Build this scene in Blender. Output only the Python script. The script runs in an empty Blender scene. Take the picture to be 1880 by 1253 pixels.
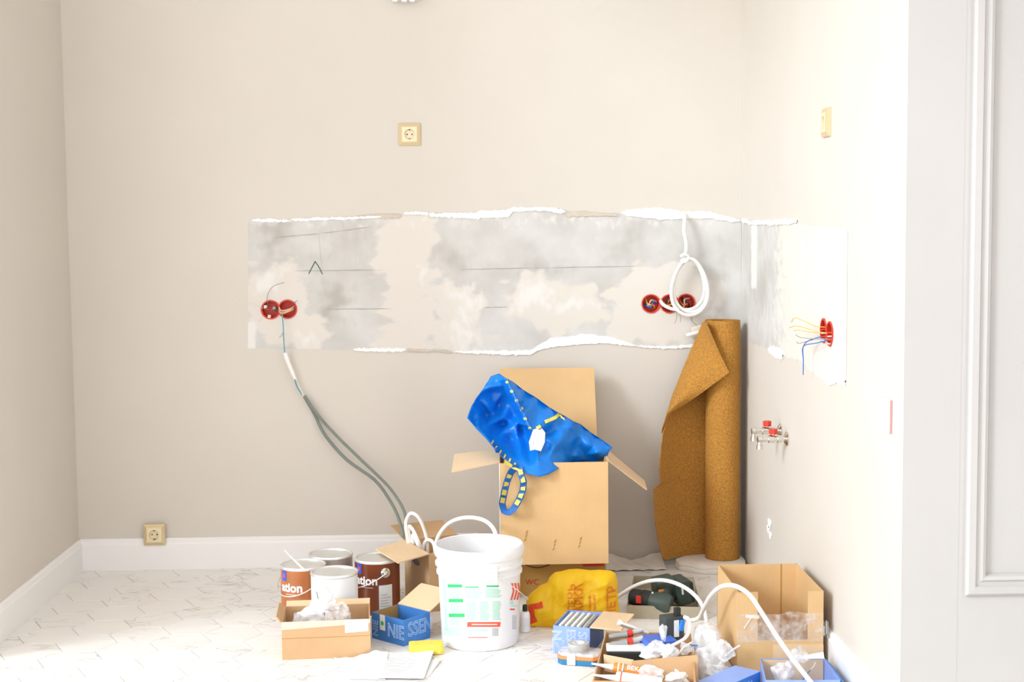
import bpy, bmesh, math, random
import numpy as np
from mathutils.bvhtree import BVHTree
from mathutils import Vector, Matrix
random.seed(7)
rng = np.random.RandomState(5)
SC = bpy.context.scene
COL = SC.collection

# ------------------------------------------------------------------ camera
FPX, CX, CY, CAMZ = 2611.0, 940.0, 626.5, 1.32
_y, _p, _r = (math.radians(a) for a in (1.69, 4.62, 0.55))
_fw = Vector((math.sin(_y)*math.cos(_p), math.cos(_y)*math.cos(_p), -math.sin(_p)))
_rt = Vector((math.cos(_y), -math.sin(_y), 0)); _dn = _fw.cross(_rt)
RT = math.cos(_r)*_rt + math.sin(_r)*_dn; DN = -math.sin(_r)*_rt + math.cos(_r)*_dn
cam = bpy.data.cameras.new('camera'); cam.lens = 50.0; cam.sensor_width = 36.0
cam.clip_start = 0.05
camo = bpy.data.objects.new('camera', cam); COL.objects.link(camo)
m3 = Matrix((RT, -DN, -_fw)).transposed()
camo.matrix_world = Matrix.Translation((0, 0, CAMZ)) @ m3.to_4x4()
SC.camera = camo
# ------------------------------------------------------------------ light
world = bpy.data.worlds.new('sky'); SC.world = world; world.use_nodes = True
bg = world.node_tree.nodes['Background']
bg.inputs[0].default_value = (0.99, 0.985, 0.99, 1); bg.inputs[1].default_value = 1.28
sun = bpy.data.lights.new('sun', 'SUN'); sun.energy = 0.90; sun.angle = math.radians(15)
sun.color = (0.80, 0.92, 1.0)
suno = bpy.data.objects.new('sun', sun); COL.objects.link(suno)
SAZ, SEL = math.radians(34), math.radians(24)      # travels towards +x, +y, down
sd = Vector((math.cos(SAZ)*math.cos(SEL), math.sin(SAZ)*math.cos(SEL), -math.sin(SEL)))
suno.rotation_euler = sd.to_track_quat('-Z', 'Y').to_euler()
suno.location = (-4, 0, 3)
SC.view_settings.view_transform = 'Standard'; SC.view_settings.look = 'None'
SC.view_settings.exposure = 1.07; SC.view_settings.gamma = 1.0
SC.view_settings.use_curve_mapping = False

# ------------------------------------------------------------------ helpers
def _ray(u, v): return RT*((u-CX)/FPX) + DN*((v-CY)/FPX) + _fw
def P(u, v, Y):
    d = _ray(u, v); return Vector((0, 0, CAMZ)) + d*(Y/d.y)
def PF(u, v, z=0.0):
    d = _ray(u, v); return Vector((0, 0, CAMZ)) + d*((z-CAMZ)/d.z)
def PX(u, v, X):
    d = _ray(u, v); return Vector((0, 0, CAMZ)) + d*(X/d.x)
def V(*a): return Vector(a)

class MB:
    def __init__(s): s.v = []; s.f = []
    def add(s, vs, fs):
        n = len(s.v); s.v += [Vector(p) for p in vs]; s.f += [tuple(i+n for i in f) for f in fs]; return s
    def box(s, c, size, rot=None):
        c = Vector(c); x, y, z = (k/2 for k in size); vs = []
        for dz in (-z, z):
            for dx, dy in ((-x, -y), (x, -y), (x, y), (-x, y)):
                p = Vector((dx, dy, dz)); vs.append(c + (rot @ p if rot else p))
        return s.add(vs, [(3, 2, 1, 0), (4, 5, 6, 7), (0, 1, 5, 4), (1, 2, 6, 5), (2, 3, 7, 6), (3, 0, 4, 7)])
    def slab(s, p0, p1, p2, p3, t):
        p = [Vector(q) for q in (p0, p1, p2, p3)]
        n = (p[1]-p[0]).cross(p[3]-p[0]).normalized()*t
        return s.add(p + [q-n for q in p], [(0, 1, 2, 3), (7, 6, 5, 4), (0, 4, 5, 1), (1, 5, 6, 2), (2, 6, 7, 3), (3, 7, 4, 0)])
    def poly(s, pts, t, n=None):
        p = [Vector(q) for q in pts]; k = len(p)
        if n is None: n = (p[1]-p[0]).cross(p[2]-p[0]).normalized()
        n = Vector(n)*t
        return s.add(p + [q-n for q in p], [tuple(range(k)), tuple(range(2*k-1, k-1, -1))] + [(i, i+k, (i+1) % k+k, (i+1) % k) for i in range(k)])
    def tube(s, pts, r, n=8, closed=False, smooth=4):
        pts = [Vector(p) for p in pts]
        if smooth > 1 and len(pts) > 2:
            q = []; N = len(pts)
            for i in range(N if closed else N-1):
                g = (lambda j: pts[j % N]) if closed else (lambda j: pts[min(max(j, 0), N-1)])
                a, b, c, d = g(i-1), g(i), g(i+1), g(i+2)
                for k in range(smooth):
                    t = k/smooth
                    q.append(.5*((2*b)+(-a+c)*t+(2*a-5*b+4*c-d)*t*t+(-a+3*b-3*c+d)*t**3))
            if not closed: q.append(pts[-1])
            pts = q
        N = len(pts); vs = []; fs = []; up = None
        for i, p in enumerate(pts):
            a = pts[(i-1) % N] if closed or i > 0 else p; b = pts[(i+1) % N] if closed or i < N-1 else p
            t = (b-a)
            if t.length < 1e-9: t = Vector((0, 0, 1))
            t.normalize()
            if up is None: up = t.orthogonal().normalized()
            up = up - t*up.dot(t)
            if up.length < 1e-6: up = t.orthogonal()
            up.normalize(); w = t.cross(up)
            rr = r[min(int(i/max(N-1, 1)*(len(r)-1)+.5), len(r)-1)] if isinstance(r, (list, tuple)) else r
            for k in range(n):
                an = 2*math.pi*k/n; vs.append(p + up*(rr*math.cos(an)) + w*(rr*math.sin(an)))
        for i in range(N if closed else N-1):
            j = (i+1) % N
            for k in range(n): fs.append((i*n+k, i*n+(k+1) % n, j*n+(k+1) % n, j*n+k))
        if not closed: fs += [tuple(range(n-1, -1, -1)), tuple(range((N-1)*n, N*n))]
        return s.add(vs, fs)
    def lathe(s, prof, c=(0, 0, 0), n=40, M=None, cap=True):
        vs = []; fs = []; c = Vector(c)
        for r, z in prof:
            for k in range(n):
                a = 2*math.pi*k/n; p = Vector((r*math.cos(a), r*math.sin(a), z))
                vs.append(c + (M @ p if M else p))
        m = len(prof)
        for i in range(m-1):
            for k in range(n): fs.append((i*n+k, i*n+(k+1) % n, (i+1)*n+(k+1) % n, (i+1)*n+k))
        if cap: fs += [tuple(range(n-1, -1, -1)), tuple(range((m-1)*n, m*n))]
        return s.add(vs, fs)
    def grid(s, fn, nu, nv):
        vs = [fn(i/nu, j/nv) for j in range(nv+1) for i in range(nu+1)]
        fs = [(j*(nu+1)+i, j*(nu+1)+i+1, (j+1)*(nu+1)+i+1, (j+1)*(nu+1)+i) for j in range(nv) for i in range(nu)]
        return s.add(vs, fs)
    def build(s, name, mat, parent=None, smooth=False, bevel=0, solid=0, world=False, kind=None, seg=2):
        vs = s.v
        if world and parent is not None:
            root = parent
            while root.parent: root = root.parent
            inv = (Matrix.Translation(root.location) @ Matrix.Rotation(root.rotation_euler.z, 4, 'Z')).inverted()
            vs = [inv @ p for p in vs]
        me = bpy.data.meshes.new(name); me.from_pydata([tuple(p) for p in vs], [], s.f)
        if bevel or solid or True:
            bm = bmesh.new(); bm.from_mesh(me)
            if solid: 
                bmesh.ops.recalc_face_normals(bm, faces=bm.faces[:])
                bmesh.ops.solidify(bm, geom=bm.faces[:], thickness=solid)
            if bevel:
                bmesh.ops.bevel(bm, geom=[e for e in bm.edges if len(e.link_faces) == 2 and e.calc_face_angle(0) > .5], offset=bevel, segments=seg, affect='EDGES', profile=.6)
            bmesh.ops.recalc_face_normals(bm, faces=bm.faces[:])
            bm.to_mesh(me); bm.free()
        if smooth:
            for p in me.polygons: p.use_smooth = True
            try: me.set_sharp_from_angle(angle=math.radians(40))
            except Exception: pass
        me.materials.append(M[mat] if isinstance(mat, str) else mat)
        o = bpy.data.objects.new(name, me); COL.objects.link(o)
        if parent is not None: o.parent = parent
        if kind: o['kind'] = kind
        return o

def tag(o, label=None, cat=None, group=None, kind=None):
    if label: o['label'] = label
    if cat: o['category'] = cat
    if group: o['group'] = group
    if kind: o['kind'] = kind
    return o
def thing(name, label, cat, loc=(0, 0, 0), rz=0, group=None):
    o = bpy.data.objects.new(name, None); COL.objects.link(o); o.empty_display_size = .02
    o.location = loc; o.rotation_euler = (0, 0, rz); return tag(o, label, cat, group)
def dup(root, loc, rz, label, group=None):
    r = root.copy(); COL.objects.link(r); r.location = loc; r.rotation_euler = (0, 0, rz); r['label'] = label
    if group: r['group'] = group
    for ch in list(root.children):
        c = ch.copy(); COL.objects.link(c); c.parent = r
        for g in ch.children:
            d = g.copy(); COL.objects.link(d); d.parent = c
    return r
def struct(o): o['kind'] = 'structure'; return o

def text_mesh(body, size, outline=0, bold=0.0, ext=0.0004):
    c = bpy.data.curves.new('t', 'FONT'); c.body = body; c.size = size; c.align_x = 'CENTER'; c.align_y = 'CENTER'
    c.resolution_u = 3
    if outline: c.fill_mode = 'NONE'; c.bevel_depth = outline; c.bevel_resolution = 0
    else: c.extrude = ext; c.offset = bold
    o = bpy.data.objects.new('t', c); COL.objects.link(o)
    dg = bpy.context.evaluated_depsgraph_get(); ev = o.evaluated_get(dg); me = ev.to_mesh()
    vs = [Vector(v.co) for v in me.vertices]; fs = [tuple(p.vertices) for p in me.polygons]
    ev.to_mesh_clear(); bpy.data.objects.remove(o); bpy.data.curves.remove(c)
    return vs, fs
def frame(o, x, y):
    """matrix taking text plane (x right, y up, z out) to place"""
    x = Vector(x).normalized(); y = Vector(y).normalized(); z = x.cross(y)
    return Matrix.Translation(Vector(o)) @ Matrix((x, y, z)).transposed().to_4x4()
def lettering(parent, body, size, fn, mat, outline=0, bold=0.0, name='lettering', world=False, sx=1.0):
    vs, fs = text_mesh(body, size, outline, bold)
    vs = [Vector((v.x*sx, v.y, v.z)) for v in vs]
    f = (lambda v: fn @ v) if isinstance(fn, Matrix) else fn
    return MB().add([f(v) for v in vs], fs).build(name, mat, parent, world=world)

# ------------------------------------------------------------------ materials
M = {}
def mat(name, col, rough=.6, metal=0, noise=0, nscale=20, bump=0, bscale=60, spec=.5, trans=0, alpha=1, coat=0, stretch=None, sss=0):
    m = bpy.data.materials.new(name); m.use_nodes = True; nt = m.node_tree; b = nt.nodes['Principled BSDF']
    b.inputs['Roughness'].default_value = rough; b.inputs['Metallic'].default_value = metal
    b.inputs['Specular IOR Level'].default_value = spec; b.inputs['Transmission Weight'].default_value = trans
    b.inputs['Alpha'].default_value = alpha; b.inputs['Coat Weight'].default_value = coat
    c = (*col, 1); b.inputs['Base Color'].default_value = c
    tc = nt.nodes.new('ShaderNodeTexCoord'); mp = nt.nodes.new('ShaderNodeMapping'); nt.links.new(tc.outputs['Object'], mp.inputs[0])
    if stretch: mp.inputs['Scale'].default_value = stretch
    if noise:
        n = nt.nodes.new('ShaderNodeTexNoise'); n.inputs['Scale'].default_value = nscale; n.inputs['Detail'].default_value = 5
        nt.links.new(mp.outputs[0], n.inputs['Vector'])
        r = nt.nodes.new('ShaderNodeValToRGB'); r.color_ramp.elements[0].position = .3; r.color_ramp.elements[1].position = .7
        r.color_ramp.elements[0].color = (*[max(0, k*(1-noise)) for k in col], 1)
        r.color_ramp.elements[1].color = (*[min(1, k*(1+noise*.6)) for k in col], 1)
        nt.links.new(n.outputs['Fac'], r.inputs[0]); nt.links.new(r.outputs[0], b.inputs['Base Color'])
    if bump:
        n = nt.nodes.new('ShaderNodeTexNoise'); n.inputs['Scale'].default_value = bscale; n.inputs['Detail'].default_value = 4
        nt.links.new(mp.outputs[0], n.inputs['Vector'])
        bn = nt.nodes.new('ShaderNodeBump'); bn.inputs['Strength'].default_value = bump; bn.inputs['Distance'].default_value = .002
        nt.links.new(n.outputs['Fac'], bn.inputs['Height']); nt.links.new(bn.outputs[0], b.inputs['Normal'])
    M[name] = m; return m
def film(name, op=.35, col=(.95, .95, .97), rough=.15):
    m = bpy.data.materials.new(name); m.use_nodes = True; nt = m.node_tree; nt.nodes.clear()
    out = nt.nodes.new('ShaderNodeOutputMaterial'); t = nt.nodes.new('ShaderNodeBsdfTransparent')
    b = nt.nodes.new('ShaderNodeBsdfPrincipled'); b.inputs['Base Color'].default_value = (*col, 1); b.inputs['Roughness'].default_value = rough
    n = nt.nodes.new('ShaderNodeTexNoise'); n.inputs['Scale'].default_value = 45; tc = nt.nodes.new('ShaderNodeTexCoord')
    nt.links.new(tc.outputs['Object'], n.inputs['Vector'])
    mr = nt.nodes.new('ShaderNodeMapRange'); mr.inputs[1].default_value = .3; mr.inputs[2].default_value = .7
    mr.inputs[3].default_value = max(0, op-.2); mr.inputs[4].default_value = min(1, op+.25)
    mx = nt.nodes.new('ShaderNodeMixShader'); nt.links.new(n.outputs['Fac'], mr.inputs[0]); nt.links.new(mr.outputs[0], mx.inputs[0])
    nt.links.new(t.outputs[0], mx.inputs[1]); nt.links.new(b.outputs[0], mx.inputs[2]); nt.links.new(mx.outputs[0], out.inputs[0])
    M[name] = m
PAINT = (.655, .605, .54)
mat('wall_paint', PAINT, .75, noise=.02, nscale=3, bump=.06, bscale=250, spec=.25)
mat('panel_paint', (.52, .498, .482), .7, noise=.02, nscale=3, spec=.25)
mat('white_trim', (.86, .845, .83), .45, noise=.015, nscale=6)
mat('grout', (.36, .33, .29), .9, noise=.1, nscale=30)
mat('spackle', (.93, .92, .90), .85, noise=.05, nscale=35, bump=.4, bscale=50)
mat('tan_smear', (.60, .53, .44), .85, noise=.1, nscale=25)
mat('pencil', (.38, .36, .33), .9); mat('green_marker', (.04, .11, .05), .7)
mat('gold', (.66, .52, .30), .38, metal=.25, noise=.04, nscale=10); mat('gold_light', (.78, .66, .45), .4, metal=.15)
mat('dark_hole', (.05, .035, .015), .6)
mat('red_plastic', (.62, .035, .015), .45, noise=.1, nscale=30); mat('white_plastic', (.86, .86, .86), .35, noise=.02)
mat('white_cable', (.88, .86, .83), .45, noise=.03, nscale=40)
mat('grey_cable', (.20, .23, .20), .5, noise=.1, nscale=40); mat('wire_blue', (.03, .14, .5), .4); mat('wire_teal', (.08, .32, .42), .4)
mat('wire_yellow', (.75, .5, .08), .4); mat('wire_orange', (.7, .25, .06), .4); mat('wire_grey', (.32, .31, .28), .5)
mat('wire_black', (.03, .03, .03), .5); mat('wire_pale', (.72, .66, .55), .5)
mat('chrome', (.75, .73, .68), .2, metal=1); mat('steel', (.80, .79, .77), .42, metal=.75, noise=.05, nscale=30)
mat('bucket_white', (.80, .80, .805), .35, noise=.008, nscale=5); mat('print_green', (.03, .48, .16), .5); mat('print_pale', (.40, .70, .56), .5)
mat('print_red', (.78, .10, .05), .5); mat('print_grey', (.45, .46, .48), .6)
mat('can_brown', (.20, .045, .012), .3, noise=.25, nscale=9); mat('can_brown_lit', (.46, .15, .045), .3, noise=.2, nscale=9)
mat('can_grey', (.48, .42, .37), .35, metal=.3, noise=.08, nscale=9); mat('can_white', (.86, .87, .88), .3, noise=.03, nscale=9)
mat('badge_blue', (.04, .09, .55), .5); mat('label_paper', (.80, .80, .79), .7, noise=.05, nscale=60); mat('text_white', (.9, .88, .86), .6)
mat('blue_print', (.045, .20, .56), .5, noise=.06, nscale=20); mat('blue_pale', (.26, .38, .78), .5, noise=.05, nscale=20)
mat('outline_pale', (.42, .60, .88), .6); mat('outline_white', (.66, .74, .93), .6); mat('shade_navy', (.05, .12, .38), .6)
mat('tarp_blue', (.006, .25, .82), .30, noise=.15, nscale=14, bump=.25, bscale=120); mat('strap_blue', (.01, .12, .42), .6, noise=.15, nscale=60)
mat('strap_yellow', (.80, .68, .12), .6, noise=.1); mat('bag_yellow', (1.0, .68, .012), .42, noise=.03, nscale=12, bump=.15, bscale=25)
mat('bag_red', (.72, .06, .01), .5); mat('bag_text', (.72, .19, .01), .5)
mat('paper', (.90, .90, .91), .8, noise=.02); mat('sponge_yellow', (.86, .66, .10), .95, noise=.2, nscale=120, bump=.8, bscale=180)
mat('cork', (.47, .215, .035), .95, noise=.38, nscale=190, bump=.5, bscale=260)
mat('cloth', (.84, .79, .72), .95, noise=.08, nscale=14, bump=.3, bscale=90)
mat('drill_green', (.045, .065, .052), .5, noise=.25, nscale=25); mat('rubber_black', (.016, .018, .016), .6, noise=.3, nscale=25)
mat('drill_red', (.65, .03, .02), .5); mat('tool_grey', (.30, .30, .29), .5, noise=.1); mat('adapter_dark', (.045, .055, .05), .5, noise=.2)
mat('cap_blue', (.02, .22, .72), .4); mat('case_blue', (.02, .19, .40), .4, noise=.06); mat('case_orange', (.85, .27, .07), .4)
mat('tape_grey', (.46, .46, .44), .5, noise=.1, nscale=50); mat('tube_orange', (.82, .25, .03), .4); mat('small_blue', (.07, .16, .62), .45, noise=.05)
mat('shadow_line_red', (.55, .30, .28), .6); mat('strip_dull', (.66, .56, .46), .8, noise=.06); mat('tray_card', (.42, .36, .26), .8, noise=.08, nscale=10); mat('red_print', (.50, .02, .02), .5)
def add_translucent(name, f):
    m = M[name]; nt = m.node_tree; b = nt.nodes['Principled BSDF']; out = [n for n in nt.nodes if n.type == 'OUTPUT_MATERIAL'][0]
    t = nt.nodes.new('ShaderNodeBsdfTranslucent'); mx = nt.nodes.new('ShaderNodeMixShader'); mx.inputs[0].default_value = f
    t.inputs[0].default_value = (1.0, .66, .01, 1) if 'yellow' in name else (.02, .35, .95, 1)
    nt.links.new(b.outputs[0], mx.inputs[1]); nt.links.new(t.outputs[0], mx.inputs[2]); nt.links.new(mx.outputs[0], out.inputs[0])
add_translucent('bag_yellow', .35); add_translucent('tarp_blue', .25)
film('clear_film', .34); film('bubble_wrap', .55, (.96, .965, .98), .2); film('lid_clear', .45, (.9, .9, .92)); film('tape_clear', .22, (.85, .80, .74), .12)

def cardboard(name, col, lines=260, axis='X'):
    m = mat(name, col, .8, noise=.07, nscale=7, spec=.2); nt = m.node_tree; b = nt.nodes['Principled BSDF']
    w = nt.nodes.new('ShaderNodeTexWave'); w.inputs['Scale'].default_value = lines/6.28; w.bands_direction = axis
    tc = [n for n in nt.nodes if n.type == 'TEX_COORD'][0]; nt.links.new(tc.outputs['Object'], w.inputs['Vector'])
    bn = nt.nodes.new('ShaderNodeBump'); bn.inputs['Strength'].default_value = .12; bn.inputs['Distance'].default_value = .001
    nt.links.new(w.outputs['Fac'], bn.inputs['Height']); nt.links.new(bn.outputs[0], b.inputs['Normal'])
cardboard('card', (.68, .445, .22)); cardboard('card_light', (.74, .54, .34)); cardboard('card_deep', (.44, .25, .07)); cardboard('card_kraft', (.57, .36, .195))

def marble():
    m = mat('marble_tile', (.80, .765, .72), .38, spec=.4); nt = m.node_tree; b = nt.nodes['Principled BSDF']; N = nt.nodes; L = nt.links
    tc = N.new('ShaderNodeTexCoord'); oi = N.new('ShaderNodeObjectInfo'); vm = N.new('ShaderNodeVectorMath'); vm.operation = 'MULTIPLY_ADD'
    cb = N.new('ShaderNodeCombineXYZ'); L.new(oi.outputs['Random'], cb.inputs[0]); L.new(oi.outputs['Random'], cb.inputs[1])
    vm.inputs[1].default_value = (37, 91, 0); L.new(cb.outputs[0], vm.inputs[0]); L.new(tc.outputs['Object'], vm.inputs[2])
    mp = N.new('ShaderNodeMapping'); mp.inputs['Scale'].default_value = (1, 2.6, 1); L.new(vm.outputs[0], mp.inputs[0])
    n = N.new('ShaderNodeTexNoise'); n.inputs['Scale'].default_value = 5; n.inputs['Detail'].default_value = 6; n.inputs['Distortion'].default_value = 1.2
    L.new(mp.outputs[0], n.inputs['Vector'])
    s = N.new('ShaderNodeMath'); s.operation = 'SUBTRACT'; s.inputs[1].default_value = .5; L.new(n.outputs['Fac'], s.inputs[0])
    a = N.new('ShaderNodeMath'); a.operation = 'ABSOLUTE'; L.new(s.outputs[0], a.inputs[0])
    n2 = N.new('ShaderNodeTexNoise'); n2.inputs['Scale'].default_value = 4; L.new(vm.outputs[0], n2.inputs['Vector'])
    r = N.new('ShaderNodeValToRGB'); e = r.color_ramp.elements; e[0].position = 0; e[0].color = (0, 0, 0, 1); e[1].position = .022; e[1].color = (1, 1, 1, 1)
    L.new(a.outputs[0], r.inputs[0])
    r2 = N.new('ShaderNodeValToRGB'); e = r2.color_ramp.elements; e[0].position = .50; e[0].color = (1, 1, 1, 1); e[1].position = .66; e[1].color = (0, 0, 0, 1)
    L.new(n2.outputs['Fac'], r2.inputs[0])
    mx = N.new('ShaderNodeMath'); mx.operation = 'MAXIMUM'; L.new(r.outputs[0], mx.inputs[0]); L.new(r2.outputs[0], mx.inputs[1])
    mc = N.new('ShaderNodeMix'); mc.data_type = 'RGBA'; mc.inputs[6].default_value = (.48, .455, .41, 1); mc.inputs[7].default_value = (.86, .835, .80, 1)
    L.new(mx.outputs[0], mc.inputs[0]); L.new(mc.outputs[2], b.inputs['Base Color'])
marble()

def plaster():
    m = mat('plaster', (.62, .605, .58), .9, spec=.2); nt = m.node_tree; b = nt.nodes['Principled BSDF']; N = nt.nodes; L = nt.links
    at = N.new('ShaderNodeAttribute'); at.attribute_name = 'mask'; sp = N.new('ShaderNodeSeparateColor'); L.new(at.outputs['Color'], sp.inputs[0])
    tc = N.new('ShaderNodeTexCoord')
    def noise(sc, st=(1, 1, 1), det=6):
        mp = N.new('ShaderNodeMapping'); mp.inputs['Scale'].default_value = st; L.new(tc.outputs['Object'], mp.inputs[0])
        n = N.new('ShaderNodeTexNoise'); n.inputs['Scale'].default_value = sc; n.inputs['Detail'].default_value = det; L.new(mp.outputs[0], n.inputs['Vector']); return n
    def edge(ch, n, amt, lo, hi):
        a = N.new('ShaderNodeMath'); a.operation = 'MULTIPLY_ADD'; L.new(n.outputs['Fac'], a.inputs[0]); a.inputs[1].default_value = amt; L.new(ch, a.inputs[2])
        r = N.new('ShaderNodeMapRange'); r.inputs[1].default_value = lo+amt*.5; r.inputs[2].default_value = hi+amt*.5; L.new(a.outputs[0], r.inputs[0]); return r.outputs[0]
    def mix(f, a, c, isc=True):
        x = N.new('ShaderNodeMix'); x.data_type = 'RGBA'; L.new(f, x.inputs[0]); L.new(a, x.inputs[6]); x.inputs[7].default_value = (*c, 1); return x.outputs[2]
    n0 = noise(9, (1, 1, 1)); r0 = N.new('ShaderNodeValToRGB'); e = r0.color_ramp.elements
    e[0].position = .3; e[0].color = (.545, .525, .495, 1); e[1].position = .68; e[1].color = (.645, .63, .605, 1); L.new(n0.outputs['Fac'], r0.inputs[0])
    c = mix(edge(sp.outputs[1], noise(26, (1, 1, .5)), .9, .35, .95), r0.outputs[0], (.46, .44, .40))
    c = mix(edge(sp.outputs[0], noise(15, (1, 1, 1.8)), 1.1, .40, .60), c, (.70, .655, .595))
    c = mix(edge(sp.outputs[2], noise(24, (1.6, 1, 1)), 1.0, .40, .75), c, (.76, .735, .70))
    L.new(c, b.inputs['Base Color'])
    nb = noise(60); bn = N.new('ShaderNodeBump'); bn.inputs['Strength'].default_value = .25; bn.inputs['Distance'].default_value = .002
    L.new(nb.outputs['Fac'], bn.inputs['Height']); L.new(bn.outputs[0], b.inputs['Normal'])
plaster()

# ------------------------------------------------------------------ room shell
XL, XR, YB, YR, ZC = -1.53, 1.057, 5.5, 3.42, 3.7     # left wall, right wall, back wall, return wall, ceiling
YJ = 4.33                                             # far jamb of the tall window in the left wall
def cut(o, cuts):
    """drill round recesses (c, axis, r, depth) into a wall mesh"""
    cs = []
    for c, ax, r, d in cuts:
        Mx = Vector((0, 0, 1)).rotation_difference(Vector(ax)).to_matrix()
        k = MB().lathe([(r, -d), (r, d)], c, 32, Mx).build('cutter', 'wall_paint'); cs.append(k)
        md = o.modifiers.new('b', 'BOOLEAN'); md.object = k; md.operation = 'DIFFERENCE'; md.solver = 'EXACT'
    bpy.context.view_layer.update()
    me = bpy.data.meshes.new_from_object(o.evaluated_get(bpy.context.evaluated_depsgraph_get()))
    o.modifiers.clear(); o.data = me
    for k in cs: bpy.data.objects.remove(k)
BJ = [P(497, 569, YB), P(528, 568, YB), P(1195, 558, YB), P(1229, 558, YB), P(1259, 557, YB)]
RJ = [PX(1513, 612, XR), PX(1523, 615, XR)]
RJ[0] = V(XR, 4.205, 1.0); RJ[1] = V(XR, 4.132, .996)
wall_back = struct(MB().box(((XL+XR)/2, YB+.07, ZC/2), (XR-XL+.24, .14, ZC)).build('wall_back', 'wall_paint'))
cut(wall_back, [(b, (0, -1, 0), .0335, .045) for b in BJ])
wall_right = struct(MB().box((XR+.07, (YB+YR)/2, ZC/2), (.14, YB-YR, ZC)).build('wall_right', 'wall_paint'))
cut(wall_right, [(b, (-1, 0, 0), .0335, .045) for b in RJ])
for o in (wall_back, wall_right):
    if not o.data.materials: o.data.materials.append(M['wall_paint'])
wall_return = struct(MB().box(((XR+.14+2.7)/2, YR+.06, ZC/2), (2.7-XR-.14, .12, ZC)).box((XR+.07, YR+.0, ZC/2), (.14, .0012, ZC)).build('wall_right_return', 'panel_paint'))
wall_left = MB().box((XL-.1, (YJ+YB+.14)/2, ZC/2), (.2, YB+.14-YJ, ZC))
wall_left.box((XL-.1, (.6+YJ)/2, ZC-.03), (.2, YJ-.6, .06)).box((XL-.1, -.4, ZC/2), (.2, 2.0, ZC))
struct(wall_left.build('wall_left', 'wall_paint'))
struct(MB().box((.5, 2.1, ZC+.05), (4.6, 7.2, .1)).build('ceiling', 'white_trim'))
struct(MB().box((2.76, 2.5, ZC/2), (.12, 1.8, ZC)).build('wall_far_right', 'panel_paint'))  # unseen wall, cut short so sky light enters past it as fill

struct(MB().box((1.9, -1.46, ZC/2), (1.9, .12, ZC)).build('wall_front', 'panel_paint'))  # unseen wall behind the camera, its gap sized for fill light
# floor: slab with hexagonal marble tiles laid on it
floor = struct(MB().box((.6, 2.1, -.052), (4.5, 7.2, .1)).build('floor', 'grout'))
HS = .1005; GAP = .0012; ROT = math.radians(-1.5); HX, HY = -1.39, 4.60
def clip(poly, x0, x1, y0, y1):
    for ax, s, lim in ((0, 1, x0), (0, -1, x1), (1, 1, y0), (1, -1, y1)):
        out = []
        for i in range(len(poly)):
            a, b = poly[i], poly[(i+1) % len(poly)]
            da, db = s*(a[ax]-lim), s*(b[ax]-lim)
            if da >= 0: out.append(a)
            if da*db < 0:
                t = da/(da-db); out.append((a[0]+(b[0]-a[0])*t, a[1]+(b[1]-a[1])*t))
        poly = out
        if len(poly) < 3: return []
    return poly
hexp = [((HS-GAP)*math.cos(math.radians(60*k)+ROT), (HS-GAP)*math.sin(math.radians(60*k)+ROT)) for k in range(6)]
def tilemesh(poly):
    mb = MB(); n = len(poly); c = (sum(p[0] for p in poly)/n, sum(p[1] for p in poly)/n)
    ins = [(p[0]+(c[0]-p[0])*.012, p[1]+(c[1]-p[1])*.012) for p in poly]
    mb.add([(*p, -.004) for p in poly]+[(*p, -.0007) for p in poly]+[(*p, 0) for p in ins],
           [tuple(range(2*n, 3*n))]+[(i, (i+1) % n, n+(i+1) % n, n+i) for i in range(n)]+[(n+i, n+(i+1) % n, 2*n+(i+1) % n, 2*n+i) for i in range(n)])
    return mb
full = None; far = MB(); tiles = 0
for i in range(-2, 32):
    for j in range(-26, 8):
        x = 1.5*HS*i; y = math.sqrt(3)*HS*(j+(.5 if i % 2 else 0))
        x, y = HX+x*math.cos(ROT)-y*math.sin(ROT), HY+x*math.sin(ROT)+y*math.cos(ROT)
        w = [(x+a, y+b) for a, b in hexp]
        p = clip(w, XL+.001, XR, .5, YB-.001); p2 = clip(w, XR, 2.65, .5, YR-.001)
        if len(p2) >= 3: t = tilemesh(p2 if len(p) >= 3 else p2); far.add(t.v, t.f)
        if len(p) < 3: continue
        if y > 3.45 and x < XR+.1:
            if p == w and full: o = full.copy(); COL.objects.link(o)
            elif p == w: full = o = tilemesh(hexp).build('floor_tile', 'marble_tile')
            else: o = tilemesh([(a-x, b-y) for a, b in p]).build('floor_tile', 'marble_tile')
            o.location = (x, y, 0); o.parent = floor; tiles += 1
        else:
            t = tilemesh(p); far.add(t.v, t.f)
far.build('floor_tile_field', 'marble_tile', floor, kind='stuff')

# skirting boards
def skirting(name, a, b, n, end=0):
    """board along a->b, n = direction into the room"""
    prof = [(0, 0), (.016, 0), (.016, .098), (.012, .106), (.012, .114), (.005, .122), (0, .122)]
    a, b, n = Vector(a), Vector(b), Vector(n); mb = MB(); k = len(prof)
    vs = [q + n*d + V(0, 0, z) for q in (a, b) for d, z in prof]
    mb.add(vs, [tuple(range(k-1, -1, -1)), tuple(range(k, 2*k))]+[(i, (i+1) % k, k+(i+1) % k, k+i) for i in range(k)])
    return struct(mb.build(name, 'white_trim'))
skirting('baseboard_back', (XL, YB, .0), (.02, YB, 0), (0, -1, 0))
skirting('baseboard_left', (XL, YJ, 0), (XL, YB, 0), (1, 0, 0))
skirting('baseboard_right', (XR, YR, 0), (XR, 4.42, 0), (-1, 0, 0))
skirting('baseboard_return', (XR+.0, YR, 0), (2.7, YR, 0), (0, -1, 0))

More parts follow.
